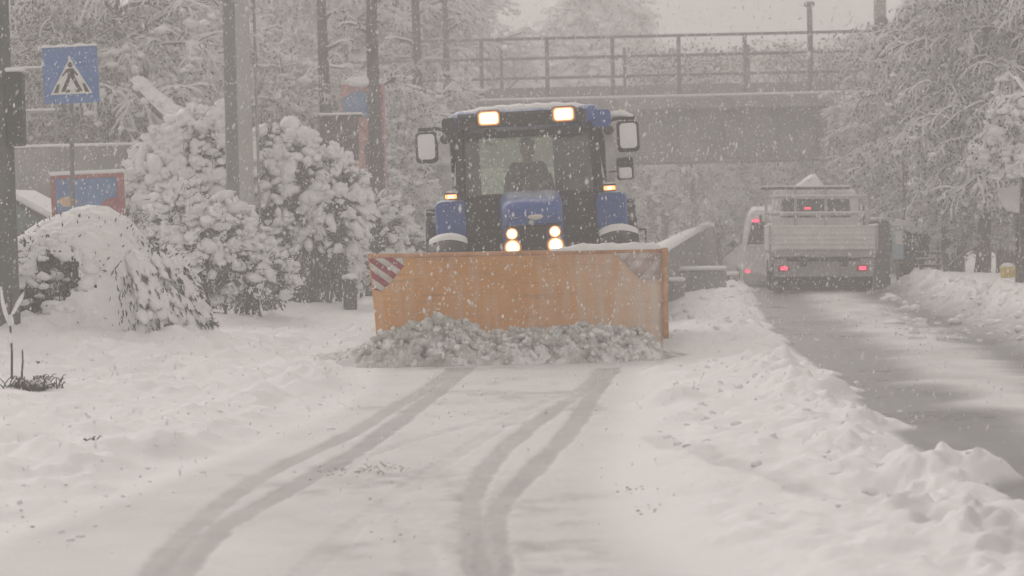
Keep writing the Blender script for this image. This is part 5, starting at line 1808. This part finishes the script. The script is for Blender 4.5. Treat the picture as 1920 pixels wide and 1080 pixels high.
# steering wheel, seat
sw = MB()
ring = [Vector((0.20 * math.cos(a), 0.12 * math.sin(a), 0.16 * math.sin(a))) for a in np.linspace(0, 2 * math.pi, 25)]
sw.tube([Vector((0.0, 0.42, 1.84)) + r_ for r_ in ring], 0.014, 6)
sw.tube([(0, 0.3, 1.45), (0, 0.42, 1.84)], 0.025, 8)
sw.build('steering_wheel', M['cabin'], tr)
se = MB().loft([rounded(0.26, 1.40, 1.56, 0.06, 0.75), rounded(0.27, 1.40, 1.58, 0.06, 1.25)]).build('seat', M['seat'], tr)
MB().box((0, 1.30, 1.86), (0.46, 0.12, 0.62), 0.05, Euler((R(-8), 0, 0)).to_matrix()).build('seat_back', M['seat'], se)

# plow
pc = at(967, 560, 28.15)
PX = (TMI @ Vector((pc.x, 28.15, 0)))
plow = bpy.data.objects.new('snow_plow', None)
col.objects.link(plow)
plow.parent = tr
plow.location = PX
plow.rotation_euler = (0, R(1.9 + 0.05), R(-0.8))
PROF = [(0.02, 0.03), (0.10, 0.16), (0.17, 0.34), (0.185, 0.52), (0.165, 0.70), (0.115, 0.88), (0.045, 1.03), (-0.01, 1.13)]


def yprof(z):
    return float(np.interp(z, [q[1] for q in PROF], [q[0] for q in PROF]))


def xl_(z):
    return -1.475 - 0.075 * z / 1.13


rings = []
N = 40
for k in range(N + 1):
    u = k / N
    rr = []
    for y_, z_ in PROF:
        x_ = xl_(z_) + (1.55 - xl_(z_)) * u
        rr.append((x_, y_ + 0.004 * math.sin(9 * u + 5 * z_), z_))
    for y_, z_ in reversed(PROF):
        x_ = xl_(z_) + (1.55 - xl_(z_)) * u
        rr.append((x_, y_ + 0.035, z_))
    rings.append(rr)
mold = MB().loft(rings).build('moldboard', M['plow'], plow, angle=30)
top = MB()
top.tube([(xl_(1.13) - 0.005, 0.005, 1.135), (1.55, 0.005, 1.135)], 0.028, 10)
top.build('top_edge', M['plow_edge'], plow)
MB().box((0.03, 0.0, 0.035), (2.98, 0.03, 0.07), 0.005).build('cutting_edge', M['steel'], plow)
ep = [(-0.16, 1.16), (0.06, 1.16), (0.20, 0.95), (0.235, 0.6), (0.22, 0.4), (0.15, 0.22), (0.02, 0.20), (0.02, 0.27), (0.085, 0.33), (0.13, 0.5), (0.13, 0.68), (0.07, 0.88), (-0.02, 1.02), (-0.16, 1.10)]
MB().prism([(a, b) for a, b in ep], 1.552, 1.61, plane='yz').build('end_plate', M['plow_edge'], plow, smooth=False)
MB().prism([(a, b) for a, b in ep], -1.60 + 0.0, -1.575, plane='yz') 
for x_ in (-1.0, -0.35, 0.35, 1.0):
    MB().prism([(y_ + 0.036, z_) for y_, z_ in PROF] + [(0.33, 0.9), (0.36, 0.4), (0.2, 0.1)], x_ - 0.012, x_ + 0.012, plane='yz').build('back_rib', M['plow_edge'], plow, smooth=False)
lk = MB()
lk.box((0, 0.55, 0.55), (0.7, 0.5, 0.5), 0.04)
for sx in (-1, 1):
    lk.tube([(sx * 0.30, 0.3, 0.45), (sx * 0.28, 1.3, 0.7)], 0.05, 8)
    lk.tube([(sx * 0.25, 0.3, 0.75), (sx * 0.25, 1.3, 0.85)], 0.04, 8)
lk.build('mounting_frame', M['cabin'], plow)


def clip(poly, nx, nz, d0, d1):
    def half(p, s, d):
        out = []
        for i in range(len(p)):
            a, b = p[i], p[(i + 1) % len(p)]
            fa, fb = s * (a[0] * nx + a[1] * nz - d), s * (b[0] * nx + b[1] * nz - d)
            if fa >= 0:
                out.append(a)
            if fa * fb < 0:
                t = fa / (fa - fb)
                out.append((a[0] + (b[0] - a[0]) * t, a[1] + (b[1] - a[1]) * t))
        return out
    p = half(poly, 1, d0)
    return half(p, -1, d1) if len(p) > 2 else p


def stripes(poly, ang, w, m0, m1, off=0.0):
    bd = bpy.data.objects.new('marker_board', None)
    nx, nz = math.cos(ang), math.sin(ang)
    ds = [a * nx + b * nz for a, b in poly]
    d = min(ds) - off
    k = 0
    b = MB()
    while d < max(ds):
        q = clip(poly, nx, nz, d, d + w)
        if len(q) > 2:
            for z0, z1 in ((0.5, 0.88), (0.88, 1.03), (1.03, 1.2)):
                s = clip(q, 0, 1, z0, z1)
                if len(s) > 2:
                    v = [(x, yprof(z) - 0.016, z) for x, z in s] + [(x, yprof(z) - 0.004, z) for x, z in s]
                    n = len(s)
                    f = [tuple(range(n)), tuple(range(2 * n - 1, n - 1, -1))] + [(j, j + n, (j + 1) % n + n, (j + 1) % n) for j in range(n)]
                    b.add(v, f, k % 2)
        d += w
        k += 1
    return b.build('marker_board', [m0, m1], plow, smooth=False)


stripes([(-1.54, 1.115), (-1.19, 1.115), (-1.17, 1.03), (-1.42, 0.755), (-1.51, 0.78)], R(52), 0.062, M['stripe_red'], M['stripe_white'], 0.03)
stripes([(1.06, 1.115), (1.53, 1.115), (1.53, 0.83), (1.33, 0.82)], R(140), 0.085, M['stripe_faint'], M['stripe_snow'])
rs = []
for k in range(31):
    u = k / 30
    x_ = 0.38 + 1.16 * u
    h_ = (0.012 + 0.05 * ss(0, 0.3, u)) * (1 - 0.7 * ss(0.93, 1, u)) * (1 + 0.12 * math.sin(k * 0.9) + 0.07 * math.sin(k * 2.3))
    rs.append([(x_, -0.035, 1.15), (x_, 0.06, 1.14), (x_, 0.05, 1.15 + h_ * .7), (x_, 0.01, 1.16 + h_), (x_, -0.03, 1.15 + h_ * .7)])
MB().loft(rs).build('snow_cap', M['snow'], plow, angle=70)

# the driver: one continuous figure, seated
def driver():
    me = bpy.data.meshes.new('person')
    V, E, Rd = [], [], []

    def v(p, r, par=None):
        V.append(p)
        Rd.append(r)
        if par is not None:
            E.append((par, len(V) - 1))
        return len(V) - 1
    pel = v((0, 1.05, 1.62), (0.16, 0.12))
    wa = v((0, 1.08, 1.78), (0.15, 0.115), pel)
    chs = v((0, 1.08, 1.98), (0.17, 0.12), wa)
    nk0 = v((0, 1.05, 2.12), (0.075, 0.075), chs)
    nk = v((0, 1.03, 2.185), (0.055, 0.058), nk0)
    jw = v((0, 1.005, 2.245), (0.064, 0.078), nk)
    hd = v((0, 1.01, 2.33), (0.078, 0.098), jw)
    v((0, 1.02, 2.40), (0.06, 0.075), hd)
    v((0, 0.905, 2.285), (0.012, 0.02), jw)
    for s in (-1, 1):
        v((s * 0.083, 1.02, 2.30), (0.010, 0.024), hd)
        sh = v((s * 0.17, 1.06, 2.06), (0.075, 0.08), chs)
        so = v((s * 0.215, 1.03, 2.0), (0.065, 0.07), sh)
        el = v((s * 0.27, 0.84, 1.80), (0.046, 0.048), so)
        wr = v((s * 0.20, 0.57, 1.87), (0.030, 0.034), el)
        pm = v((s * 0.185, 0.49, 1.89), (0.036, 0.024), wr)
        for k in range(4):
            a = v((s * (0.16 + 0.018 * k), 0.435, 1.905 + 0.006 * k), (0.0095, 0.0095), pm)
            b_ = v((s * (0.16 + 0.018 * k), 0.405, 1.885 + 0.006 * k), (0.009, 0.009), a)
            v((s * (0.16 + 0.018 * k), 0.415, 1.862 + 0.006 * k), (0.008, 0.008), b_)
        a = v((s * 0.15, 0.49, 1.895), (0.011, 0.011), wr)
        v((s * 0.14, 0.45, 1.89), (0.010, 0.010), a)
        hp = v((s * 0.10, 0.98, 1.60), (0.095, 0.09), pel)
        kn = v((s * 0.15, 0.60, 1.62), (0.062, 0.066), hp)
        an = v((s * 0.15, 0.45, 1.42), (0.045, 0.05), kn)
        v((s * 0.15, 0.36, 1.40), (0.04, 0.03), an)
    me.from_pydata(V, E, [])
    o = bpy.data.objects.new('tmp_person', me)
    col.objects.link(o)
    sk = o.modifiers.new('skin', 'SKIN')
    for i, r in enumerate(Rd):
        me.skin_vertices[0].data[i].radius = r
        me.skin_vertices[0].data[i].use_root = (i == 0)
    sb = o.modifiers.new('sub', 'SUBSURF')
    sb.levels = sb.render_levels = 2
    bpy.context.view_layer.update()
    dg = bpy.context.evaluated_depsgraph_get()
    m2 = bpy.data.meshes.new_from_object(o.evaluated_get(dg))
    bpy.data.objects.remove(o)
    m2.materials.clear()
    for x in (M['jacket'], M['skin']):
        m2.materials.append(x)
    for p in m2.polygons:
        c = p.center
        p.material_index = 1 if (c.z > 2.16 or (c.y < 0.56 and c.z > 1.8)) else 0
        p.use_smooth = True
    loc = Matrix.Translation((g0.x, TY, 0)) @ Euler((0, R(-1.9), 0)).to_matrix().to_4x4()
    d = bpy.data.objects.new('person', m2)
    col.objects.link(d)
    d.location = loc.translation
    d.rotation_euler = (0, R(-1.9), 0)
    tag(d, 'driver in a dark jacket seated at the wheel inside the tractor cab', 'person')
    h = MB()
    h.lumps([(0, 1.045, 2.375)], [(0.096, 0.112, 0.075)], 0.05, 3)
    h.lumps([(0, 1.09, 2.31)], [(0.092, 0.07, 0.08)], 0.05, 2)
    h.build('hair', M['hair'], d, angle=None)
    e = MB()
    e.lumps([(-0.03, 0.918, 2.325), (0.03, 0.918, 2.325)], [(0.010, 0.006, 0.006)] * 2, 0, 1)
    e.build('eyes', M['signblack'], d)
    MB().lumps([(0, 0.925, 2.245)], [(0.022, 0.006, 0.006)], 0, 1).build('mouth', M['red'], d)


driver()

# ------------------------------------------------------------------ heap of slush pushed by the plow
def heap():
    global rng
    keep = rng
    rng = np.random.default_rng(77)
    tops = [(480, .01), (540, .05), (590, .12), (640, .16), (690, .20), (712, .29), (745, .33), (785, .40), (808, .44), (822, .46), (840, .40), (872, .38), (893, .31), (915, .25), (940, .29), (975, .33), (1020, .31), (1060, .33), (1110, .33), (1150, .31),
            (1200, .31), (1225, .19), (1240, .11), (1270, .06), (1320, .02)]
    xs = np.array([at(p, 600, 27.9).x for p, _ in tops])
    hs = np.array([h for _, h in tops])
    nx, ny = 420, 90
    x = np.linspace(xs[0], xs[-1], nx)
    v = np.linspace(0, 1, ny)
    X, Vv = np.meshgrid(x, v, indexing='xy')
    T = np.interp(X, xs, hs)
    yb = np.where(X < -1.45, 28.6, 28.27)
    yf = np.interp(X, [xs[0], -1.45, -0.6, 0.6, 1.45, xs[-1]], [27.9, 27.42, 27.38, 27.42, 27.55, 27.9])
    Y = yf + (yb - yf) * Vv
    prof = np.clip(np.sin(np.clip(Vv * 1.25, 0, 1) * math.pi / 2), 0, 1) ** 0.62
    left = X < -1.45
    prof = np.where(left, np.sin(np.clip(Vv, 0, 1) * math.pi) ** 0.8, prof)
    n1 = fbm(X * 3.2, Y * 3.2, 300, 4) - 0.5
    n2 = fbm(X * 10, Y * 10 + Vv * 3, 310, 4, 0.6) - 0.5
    w1 = np.clip(0.55 - worley(X * 5.2 + n1, Y * 5 + Vv * 2.5, 320), 0, 1)
    w2 = np.clip(0.5 - worley(X * 11 + n1, Y * 10 + Vv * 4, 330), 0, 1)
    k = ss(0, 0.12, Vv)
    Z = T * prof * (1 + 0.5 * n1) + k * T * (0.40 * n2 + 0.26 * w1 + 0.20 * w2) - 0.02
    Yd = Y - k * (0.22 * w1 + 0.12 * w2 + 0.12 * n2) * np.clip(T * 2.4, 0.15, 1)
    m = MB()
    i, j = np.meshgrid(np.arange(ny - 1), np.arange(nx - 1), indexing='ij')
    q = (i * nx + j).ravel()
    VV = np.stack([X, Yd, Z], -1).reshape(-1, 3)
    QQ = np.stack([q, q + 1, q + nx + 1, q + nx], 1)
    cq = VV[QQ].mean(1)
    pale = cq[:, 0] + 0.5 * (fbm(cq[:, 0] * 3, cq[:, 2] * 6, 350, 4) - 0.5) < -1.62
    pale |= fbm(cq[:, 0] * 4 + 7, cq[:, 2] * 7 + cq[:, 1] * 4, 360, 4, 0.6) > 0.60
    used, inv = np.unique(QQ[~pale], return_inverse=True)
    m.add(VV[used], inv.reshape(-1, 4), 0)
    used, inv = np.unique(QQ[pale], return_inverse=True)
    m.add(VV[used], inv.reshape(-1, 4), 1)
    n = 4200
    u = rng.integers(0, nx, n)
    vv = (rng.uniform(0, 1, n) ** 0.8 * (ny - 1)).astype(int)
    C = np.stack([X[vv, u], Yd[vv, u], Z[vv, u] - 0.006], 1)
    s = rng.uniform(0, 1, (n, 1)) ** 3.0 * 0.036 + 0.006
    s *= np.clip(T[vv, u] * 3.4, 0.15, 1)[:, None]
    m.lumps(C, s * rng.uniform(0.6, 1.5, (n, 3)), 0.42, 1, m=0, freq=2.2)
    kk = rng.random(n) < 0.14
    m.lumps(C[kk] + np.array([0, -0.01, 0.015]), s[kk] * rng.uniform(0.8, 1.25, (kk.sum(), 3)), 0.3, 1, m=1)
    u = rng.integers(0, nx, 60)
    vv = (rng.uniform(0.15, 1, 60) * (ny - 1)).astype(int)
    m.lumps(np.stack([X[vv, u], Yd[vv, u] - 0.01, Z[vv, u]], 1), rng.uniform(.022, .06, (60, 1)) * np.array([[1.3, 0.9, .6]]) * np.clip(T[vv, u] * 3.4, 0.15, 1)[:, None], .4, 2, m=1, rot=frame_rot(rng.normal(size=(60, 3))))
    o = m.build('slush_heap', [M['slush'], M['snow']], angle=None, kind='stuff')
    tag(o, 'lumpy grey slush piled up in front of the orange plow', 'slush')
    # crumbs rolled away from the berms
    m = MB()
    C, S = [], []
    for (x0, x1, y0, y1, cnt, a, b) in ((0, 700, 680, 1060, 260, .006, .022), (1230, 1420, 640, 860, 60, .01, .035), (1400, 1910, 640, 1000, 90, .008, .035), (1650, 1920, 545, 640, 160, .02, .09), (620, 1240, 690, 1080, 60, .003, .008), (1240, 1420, 560, 640, 120, .015, .06)):
        for _ in range(cnt):
            p = gnd(rng.uniform(x0, x1), rng.uniform(y0, y1))
            if x0 == 1400 and not (XB1(p.y) + 0.5 < p.x < XB2(p.y) + 0.15):
                continue
            if x0 == 0 and p.x > XL(p.y) + 0.5:
                continue
            r = a + (b - a) * rng.uniform() ** 2.5
            C.append((p.x, p.y, 0))
            S.append((r * rng.uniform(.8, 1.4), r * rng.uniform(.8, 1.3), r * rng.uniform(.6, .9)))
    C = np.array(C)
    S = np.array(S)
    z, _, _ = terrain(C[:, 0], C[:, 1])
    C[:, 2] = z + S[:, 2] * 0.05
    m.lumps(C, S, 0.25, 2)
    o = m.build('snow_clods', M['snow'], angle=None, kind='stuff')
    tag(o, 'loose snow crumbs and clods along the edges of the road', 'snow clods')
    # earth and leaf crumbs
    m = MB()
    C = []
    for (px, py, sx_, sy_, cnt) in ((645, 885, 35, 5, 45), (715, 877, 30, 4, 50), (690, 890, 60, 8, 12), (1180, 920, 20, 5, 14), (1215, 955, 25, 6, 14), (860, 778, 30, 8, 18), (960, 760, 60, 14, 18), (760, 960, 60, 60, 24), (400, 800, 260, 90, 30), (1290, 745, 30, 20, 12),
                                    (100, 960, 60, 25, 16)):
        for _ in range(cnt):
            p = gnd(rng.normal(px, sx_), rng.normal(py, sy_))
            C.append((p.x, p.y, 0))
    C = np.array(C)
    C[:, 2] = terrain(C[:, 0], C[:, 1])[0] + 0.004
    m.lumps(C, rng.uniform(.002, .0085, (len(C), 1)) * np.array([[1.4, 1.0, .5]]), .3, 1)
    o = m.build('earth_crumbs', M['crumb'], angle=None, kind='stuff')
    tag(o, 'small brown grey crumbs scattered over the packed snow', 'crumbs')
    rng = keep


M['crumb'] = mat('earth_crumb', (0.48, 0.46, 0.41), 0.9, 0.3, 20)
heap()

# ------------------------------------------------------------------ flatbed truck driving away
KY = 47.0
kx = px_at(1544, KY, 0.0).x
tk = thing('flatbed_truck', 'small white flatbed truck driving away with lit red tail lights', 'truck', (kx, KY, tz(kx, KY + 0.8) - 0.01), (R(-1.2), R(1.0), R(-3.5)))
tg = MB().box((0, 0, 0.965), (1.91, 0.04, 0.43), 0.008)
tg = tg.build('tailgate', M['offwhite'], tk)
for z_ in (0.78, 0.865, 0.95, 1.035, 1.16):
    MB().box((0, -0.028, z_), (1.80, 0.018, 0.035), 0.006).build('gate_rib', M['offwhite'], tg)
for sx in (-1, 1):
    MB().box((sx * 0.935, -0.01, 0.965), (0.045, 0.06, 0.44), 0.008).build('gate_post', M['dirtywhite'], tg)
    s = MB().box((sx * 0.94, 1.2, 0.965), (0.035, 2.34, 0.42), 0.008).build('side_board', M['offwhite'], tk)
    MB().box((sx * 0.94, 1.2, 1.195), (0.06, 2.3, 0.045), 0.02).build('side_snow', M['snow'], s)
MB().box((0, 1.2, 0.74), (1.86, 2.4, 0.06), 0.01).build('bed_floor', M['dirtywhite'], tk)
MB().box((0, 1.2, 0.80), (1.80, 2.28, 0.07), 0.03).build('bed_snow', M['snow'], tk)
MB().box((0, 0.01, 0.675), (1.84, 0.08, 0.09), 0.01).build('rear_rail', M['dirtywhite'], tk)
MB().box((0, 0.10, 0.44), (1.74, 0.05, 0.32), 0.012).build('rear_panel', M['dirtywhite'], tk)
fr_ = MB()
for sx in (-1, 1):
    fr_.box((sx * 0.36, 1.6, 0.55), (0.10, 4.0, 0.18), 0.01)
fr_.box((0, 0.06, 0.585), (1.3, 0.06, 0.06), 0.01)
fr_.build('chassis_frame', M['cabin'], tk)
for sx in (-1, 1):
    tl = MB().box((sx * 0.69, 0.055, 0.43), (0.20, 0.06, 0.11), 0.015).build('tail_light', M['red'], tk)
    MB().box((sx * 0.69, 0.02, 0.43), (0.12, 0.02, 0.06), 0.008).build('lit_lens', M['tail'], tl)
    MB().box((sx * 0.70, 0.25, 0.20), (0.34, 0.02, 0.34), 0.005).build('mud_flap', M['cabin'], tk)
    for yy in (0.55, 3.1):
        w = MB().lathe([(0.15, -0.12), (0.26, -0.125), (0.31, -0.08), (0.315, 0), (0.31, 0.08), (0.26, 0.125), (0.15, 0.12)], 26, (0, 0, 0), 'x').build('wheel', M['rubber'], tk, loc=(sx * 0.76, yy, 0.315))
        MB().lathe([(0.03, 0.1 * sx), (0.16, 0.105 * sx), (0.16, -0.1 * sx), (0.03, -0.1 * sx)], 18, (0, 0, 0), 'x').build('rim', M['steel'], w)
MB().box((0, 0.42, 0.24), (1.2, 0.03, 0.42), 0.01).build('spare_wheel_guard', M['cabin'], tk)
# cab
cab = MB().loft([rounded(0.86, 0.35, 1.28, 0.06, 2.5), rounded(0.87, 0.35, 1.28, 0.06, 4.3)], caps=True).build('cab_body', M['offwhite'], tk)
cu = MB()
def ring_cab(y, hw0, hw1, z0, z1, r=0.09):
    p = rounded(1, 0, 1, 0.12, y)
    return [(x * (hw0 + (hw1 - hw0) * z), y, z0 + (z1 - z0) * z) for x, y, z in p]
# upper cab as a frame round the rear window
ow, oh0, oh1 = 0.79, 1.27, 1.87
outer = ring_cab(2.5, 0.83, 0.745, oh0, oh1)
inner = ring_cab(2.5, 0.66, 0.62, 1.36, 1.72)
n = len(outer)
cu.add(outer + inner, [(i, (i + 1) % n, n + (i + 1) % n, n + i) for i in range(n)])
cu.loft([ring_cab(2.5, 0.83, 0.745, oh0, oh1), ring_cab(3.6, 0.83, 0.745, oh0, oh1 + 0.02)], caps=False)
cu.build('cab_upper', M['offwhite'], tk)
MB().box((0, 2.53, 1.54), (1.30, 0.01, 0.37)).build('rear_window', M['glass_dark'], tk)
MB().prism([(-0.7, 1.3), (0.7, 1.3), (0.62, 1.8), (-0.62, 1.8)], 3.59, 3.61).build('windshield', M['glass_dark'], tk)
MB().box((0.0, 2.9, 1.33), (1.3, 0.5, 0.25), 0.03).build('seats', M['seat'], tk)
for x_ in (-0.36, 0.40):
    MB().lumps([(x_, 2.85, 1.52)], [(0.11, 0.07, 0.12)], 0.03, 2).build('head_rest', M['seat'], tk)
MB().box((-0.15, 2.515, 1.535), (0.12, 0.02, 0.035), 0.006).build('brake_light', M['tail'], tk)
rs = []
for k in range(17):
    u = -1 + 2 * k / 16
    h_ = (0.06 + 0.26 * (ss(-0.62, 0.02, u) * ss(0.26, 0.02, u))) * (1 - 0.8 * abs(u) ** 6)
    x_ = u * 0.74
    rs.append([(x_, 2.5, 1.865), (x_, 3.55, 1.885), (x_, 3.5, 1.885 + h_ * 0.8), (x_, 3.0, 1.88 + h_), (x_, 2.55, 1.87 + h_ * 0.75)])
MB().loft(rs).build('roof_snow', M['snow'], tk, angle=70)
# rack behind the cab
for x_ in (-0.92, -0.38, 0.18, 0.92):
    MB().box((x_, 2.36, 1.33 if abs(x_) < 0.9 else 1.25), (0.055, 0.05, 1.1 if abs(x_) < 0.9 else 0.95), 0.008).build('rack_post', M['dirtywhite'], tk)
for z_, a_, b_ in ((1.90, -1.02, 0.62), (1.42, -0.92, 0.92), (1.73, -0.92, 0.92)):
    rb_ = MB().box(((a_ + b_) / 2, 2.325, z_), (b_ - a_, 0.02, 0.05), 0.006).build('rack_bar', M['dirtywhite'] if z_ < 1.9 else M['cabin'], tk)
    MB().box(((a_ + b_) / 2, 2.325, z_ + 0.038), (b_ - a_, 0.045, 0.026), 0.011).build('bar_snow', M['snow'], rb_)
for sx in (-1, 1):
    MB().box((sx * 0.98, 3.7, 1.30), (0.05, 0.12, 0.28), 0.02).build('side_mirror', M['cabin'], tk)

# ------------------------------------------------------------------ minivan in front of the truck
VY = 53.8
vx = px_at(1470, VY, 0).x
vz = tz(vx, VY + 1)
vn_ = thing('minivan', 'silver grey minivan half hidden behind the flatbed truck, high brake light lit', 'van', (vx, VY, vz), (R(-1.0), R(1.5), R(-4)))


def vr(y, hw0, hw1, z0, z1, r=0.1):
    p = rounded(1, 0, 1, r, y, 5)
    return [(x * (hw0 + (hw1 - hw0) * max(0, z - 0.45) / 0.55), y, z0 + (z1 - z0) * z) for x, y, z in p]


MB().loft([vr(0.0, 0.86, 0.66, 0.32, 1.62), vr(0.10, 0.90, 0.70, 0.24, 1.70), vr(0.6, 0.90, 0.71, 0.22, 1.76), vr(2.2, 0.90, 0.72, 0.22, 1.76), vr(3.0, 0.9, 0.7, 0.22, 1.45), vr(4.2, 0.85, 0.7, 0.25, 1.05)]).build('body', M['offwhite'], vn_)
MB().prism([(-0.76, 1.07), (0.76, 1.07), (0.66, 1.55), (-0.66, 1.55)], -0.012, 0.004).build('rear_window', M['darkgreen'], vn_)
MB().box((-0.56, -0.03, 1.56), (0.20, 0.03, 0.05), 0.01).build('brake_light', M['tail'], vn_)
MB().box((-0.74, -0.02, 0.50), (0.09, 0.04, 0.13), 0.01).build('tail_light', M['tail'], vn_)
MB().box((0.74, -0.02, 0.50), (0.09, 0.04, 0.13), 0.01).build('tail_light', M['tail'], vn_)
MB().box((0, -0.03, 0.42), (1.66, 0.10, 0.20), 0.03).build('bumper', M['dirtywhite'], vn_)
MB().box((0, -0.03, 1.065), (1.5, 0.05, 0.04), 0.018).build('sill_snow', M['snow'], vn_)
MB().loft([vr(0.06, 0.70, 0.60, 1.66, 1.78), vr(0.3, 0.72, 0.64, 1.70, 1.86), vr(2.1, 0.72, 0.64, 1.70, 1.86)]).build('roof_snow', M['snow'], vn_)
for sx in (-1, 1):
    MB().box((sx * 0.985, 2.6, 1.1), (0.16, 0.1, 0.14), 0.04).build('side_mirror', M['cabin'], vn_)
    for yy in (0.75, 3.3):
        w = MB().lathe([(0.15, -0.10), (0.26, -0.105), (0.31, -0.07), (0.31, 0.07), (0.26, 0.105), (0.15, 0.10)], 24, (0, 0, 0), 'x').build('wheel', M['rubber'], vn_, loc=(sx * 0.80, yy, 0.31))
        MB().lathe([(0.03, 0.1 * sx), (0.17, 0.105 * sx), (0.17, -0.1 * sx), (0.03, -0.1 * sx)], 18, (0, 0, 0), 'x').build('rim', M['steel'], w)

# ------------------------------------------------------------------ falling snow
def snowfall():
    n = 100000
    y = 11.0 + 38 * rng.uniform(0, 1, n) ** 0.62
    u = rng.uniform(-1, 1, n)
    x = u * (0.8 + 0.215 * y)
    z = rng.uniform(0.05, 1.0, n) * (1.9 + 0.10 * y)
    C = np.stack([x, y, z], 1)
    s = rng.lognormal(math.log(0.0031), 0.55, n)
    s = np.minimum(s, np.minimum(0.010, 0.0006 * y))
    # big wet flakes hang together in ragged clumps, taller than wide
    S = s[:, None] * np.stack([rng.uniform(0.6, 1.2, n), rng.uniform(0.6, 1.2, n), rng.uniform(1.0, 3.2, n)], 1)
    a = rng.normal(0.12, 0.22, n)
    rot = np.zeros((n, 3, 3))
    rot[:, 0, 0], rot[:, 0, 2], rot[:, 2, 0], rot[:, 2, 2], rot[:, 1, 1] = np.cos(a), np.sin(a), -np.sin(a), np.cos(a), 1
    base = np.array([(1, 0, 0), (-1, 0, 0), (0, 1, 0), (0, -1, 0), (0, 0, 1), (0, 0, -1)], float)
    fc = np.array([(0, 2, 4), (2, 1, 4), (1, 3, 4), (3, 0, 4), (2, 0, 5), (1, 2, 5), (3, 1, 5), (0, 3, 5)])
    V = base[None] * S[:, None, :] * rng.uniform(0.5, 1.3, (n, 6, 1))
    V = np.einsum('nij,nvj->nvi', rot, V) + C[:, None, :]
    f = (fc[None] + (np.arange(n) * 6)[:, None, None]).reshape(-1, 3)
    o = MB().add(V.reshape(-1, 3), f).build('falling_snow', M['flake'], angle=None, kind='stuff')
    tag(o, 'thick wet snowflakes falling through the air in front of everything', 'snowfall')


_m = bpy.data.materials.new('snowflake')
_m.use_nodes = True
_nt = _m.node_tree
_nt.nodes.clear()
_o = nd(_nt, 'ShaderNodeOutputMaterial')
_d = nd(_nt, 'ShaderNodeBsdfDiffuse')
_d.inputs[0].default_value = (0.97, 0.97, 0.97, 1)
_t = nd(_nt, 'ShaderNodeBsdfTranslucent')
_t.inputs[0].default_value = (0.9, 0.9, 0.9, 1)
_x = nd(_nt, 'ShaderNodeMixShader')
_x.inputs[0].default_value = 0.1
_nt.links.new(_d.outputs[0], _x.inputs[1])
_nt.links.new(_t.outputs[0], _x.inputs[2])
_nt.links.new(_x.outputs[0], _o.inputs[0])
M['flake'] = _m
snowfall()
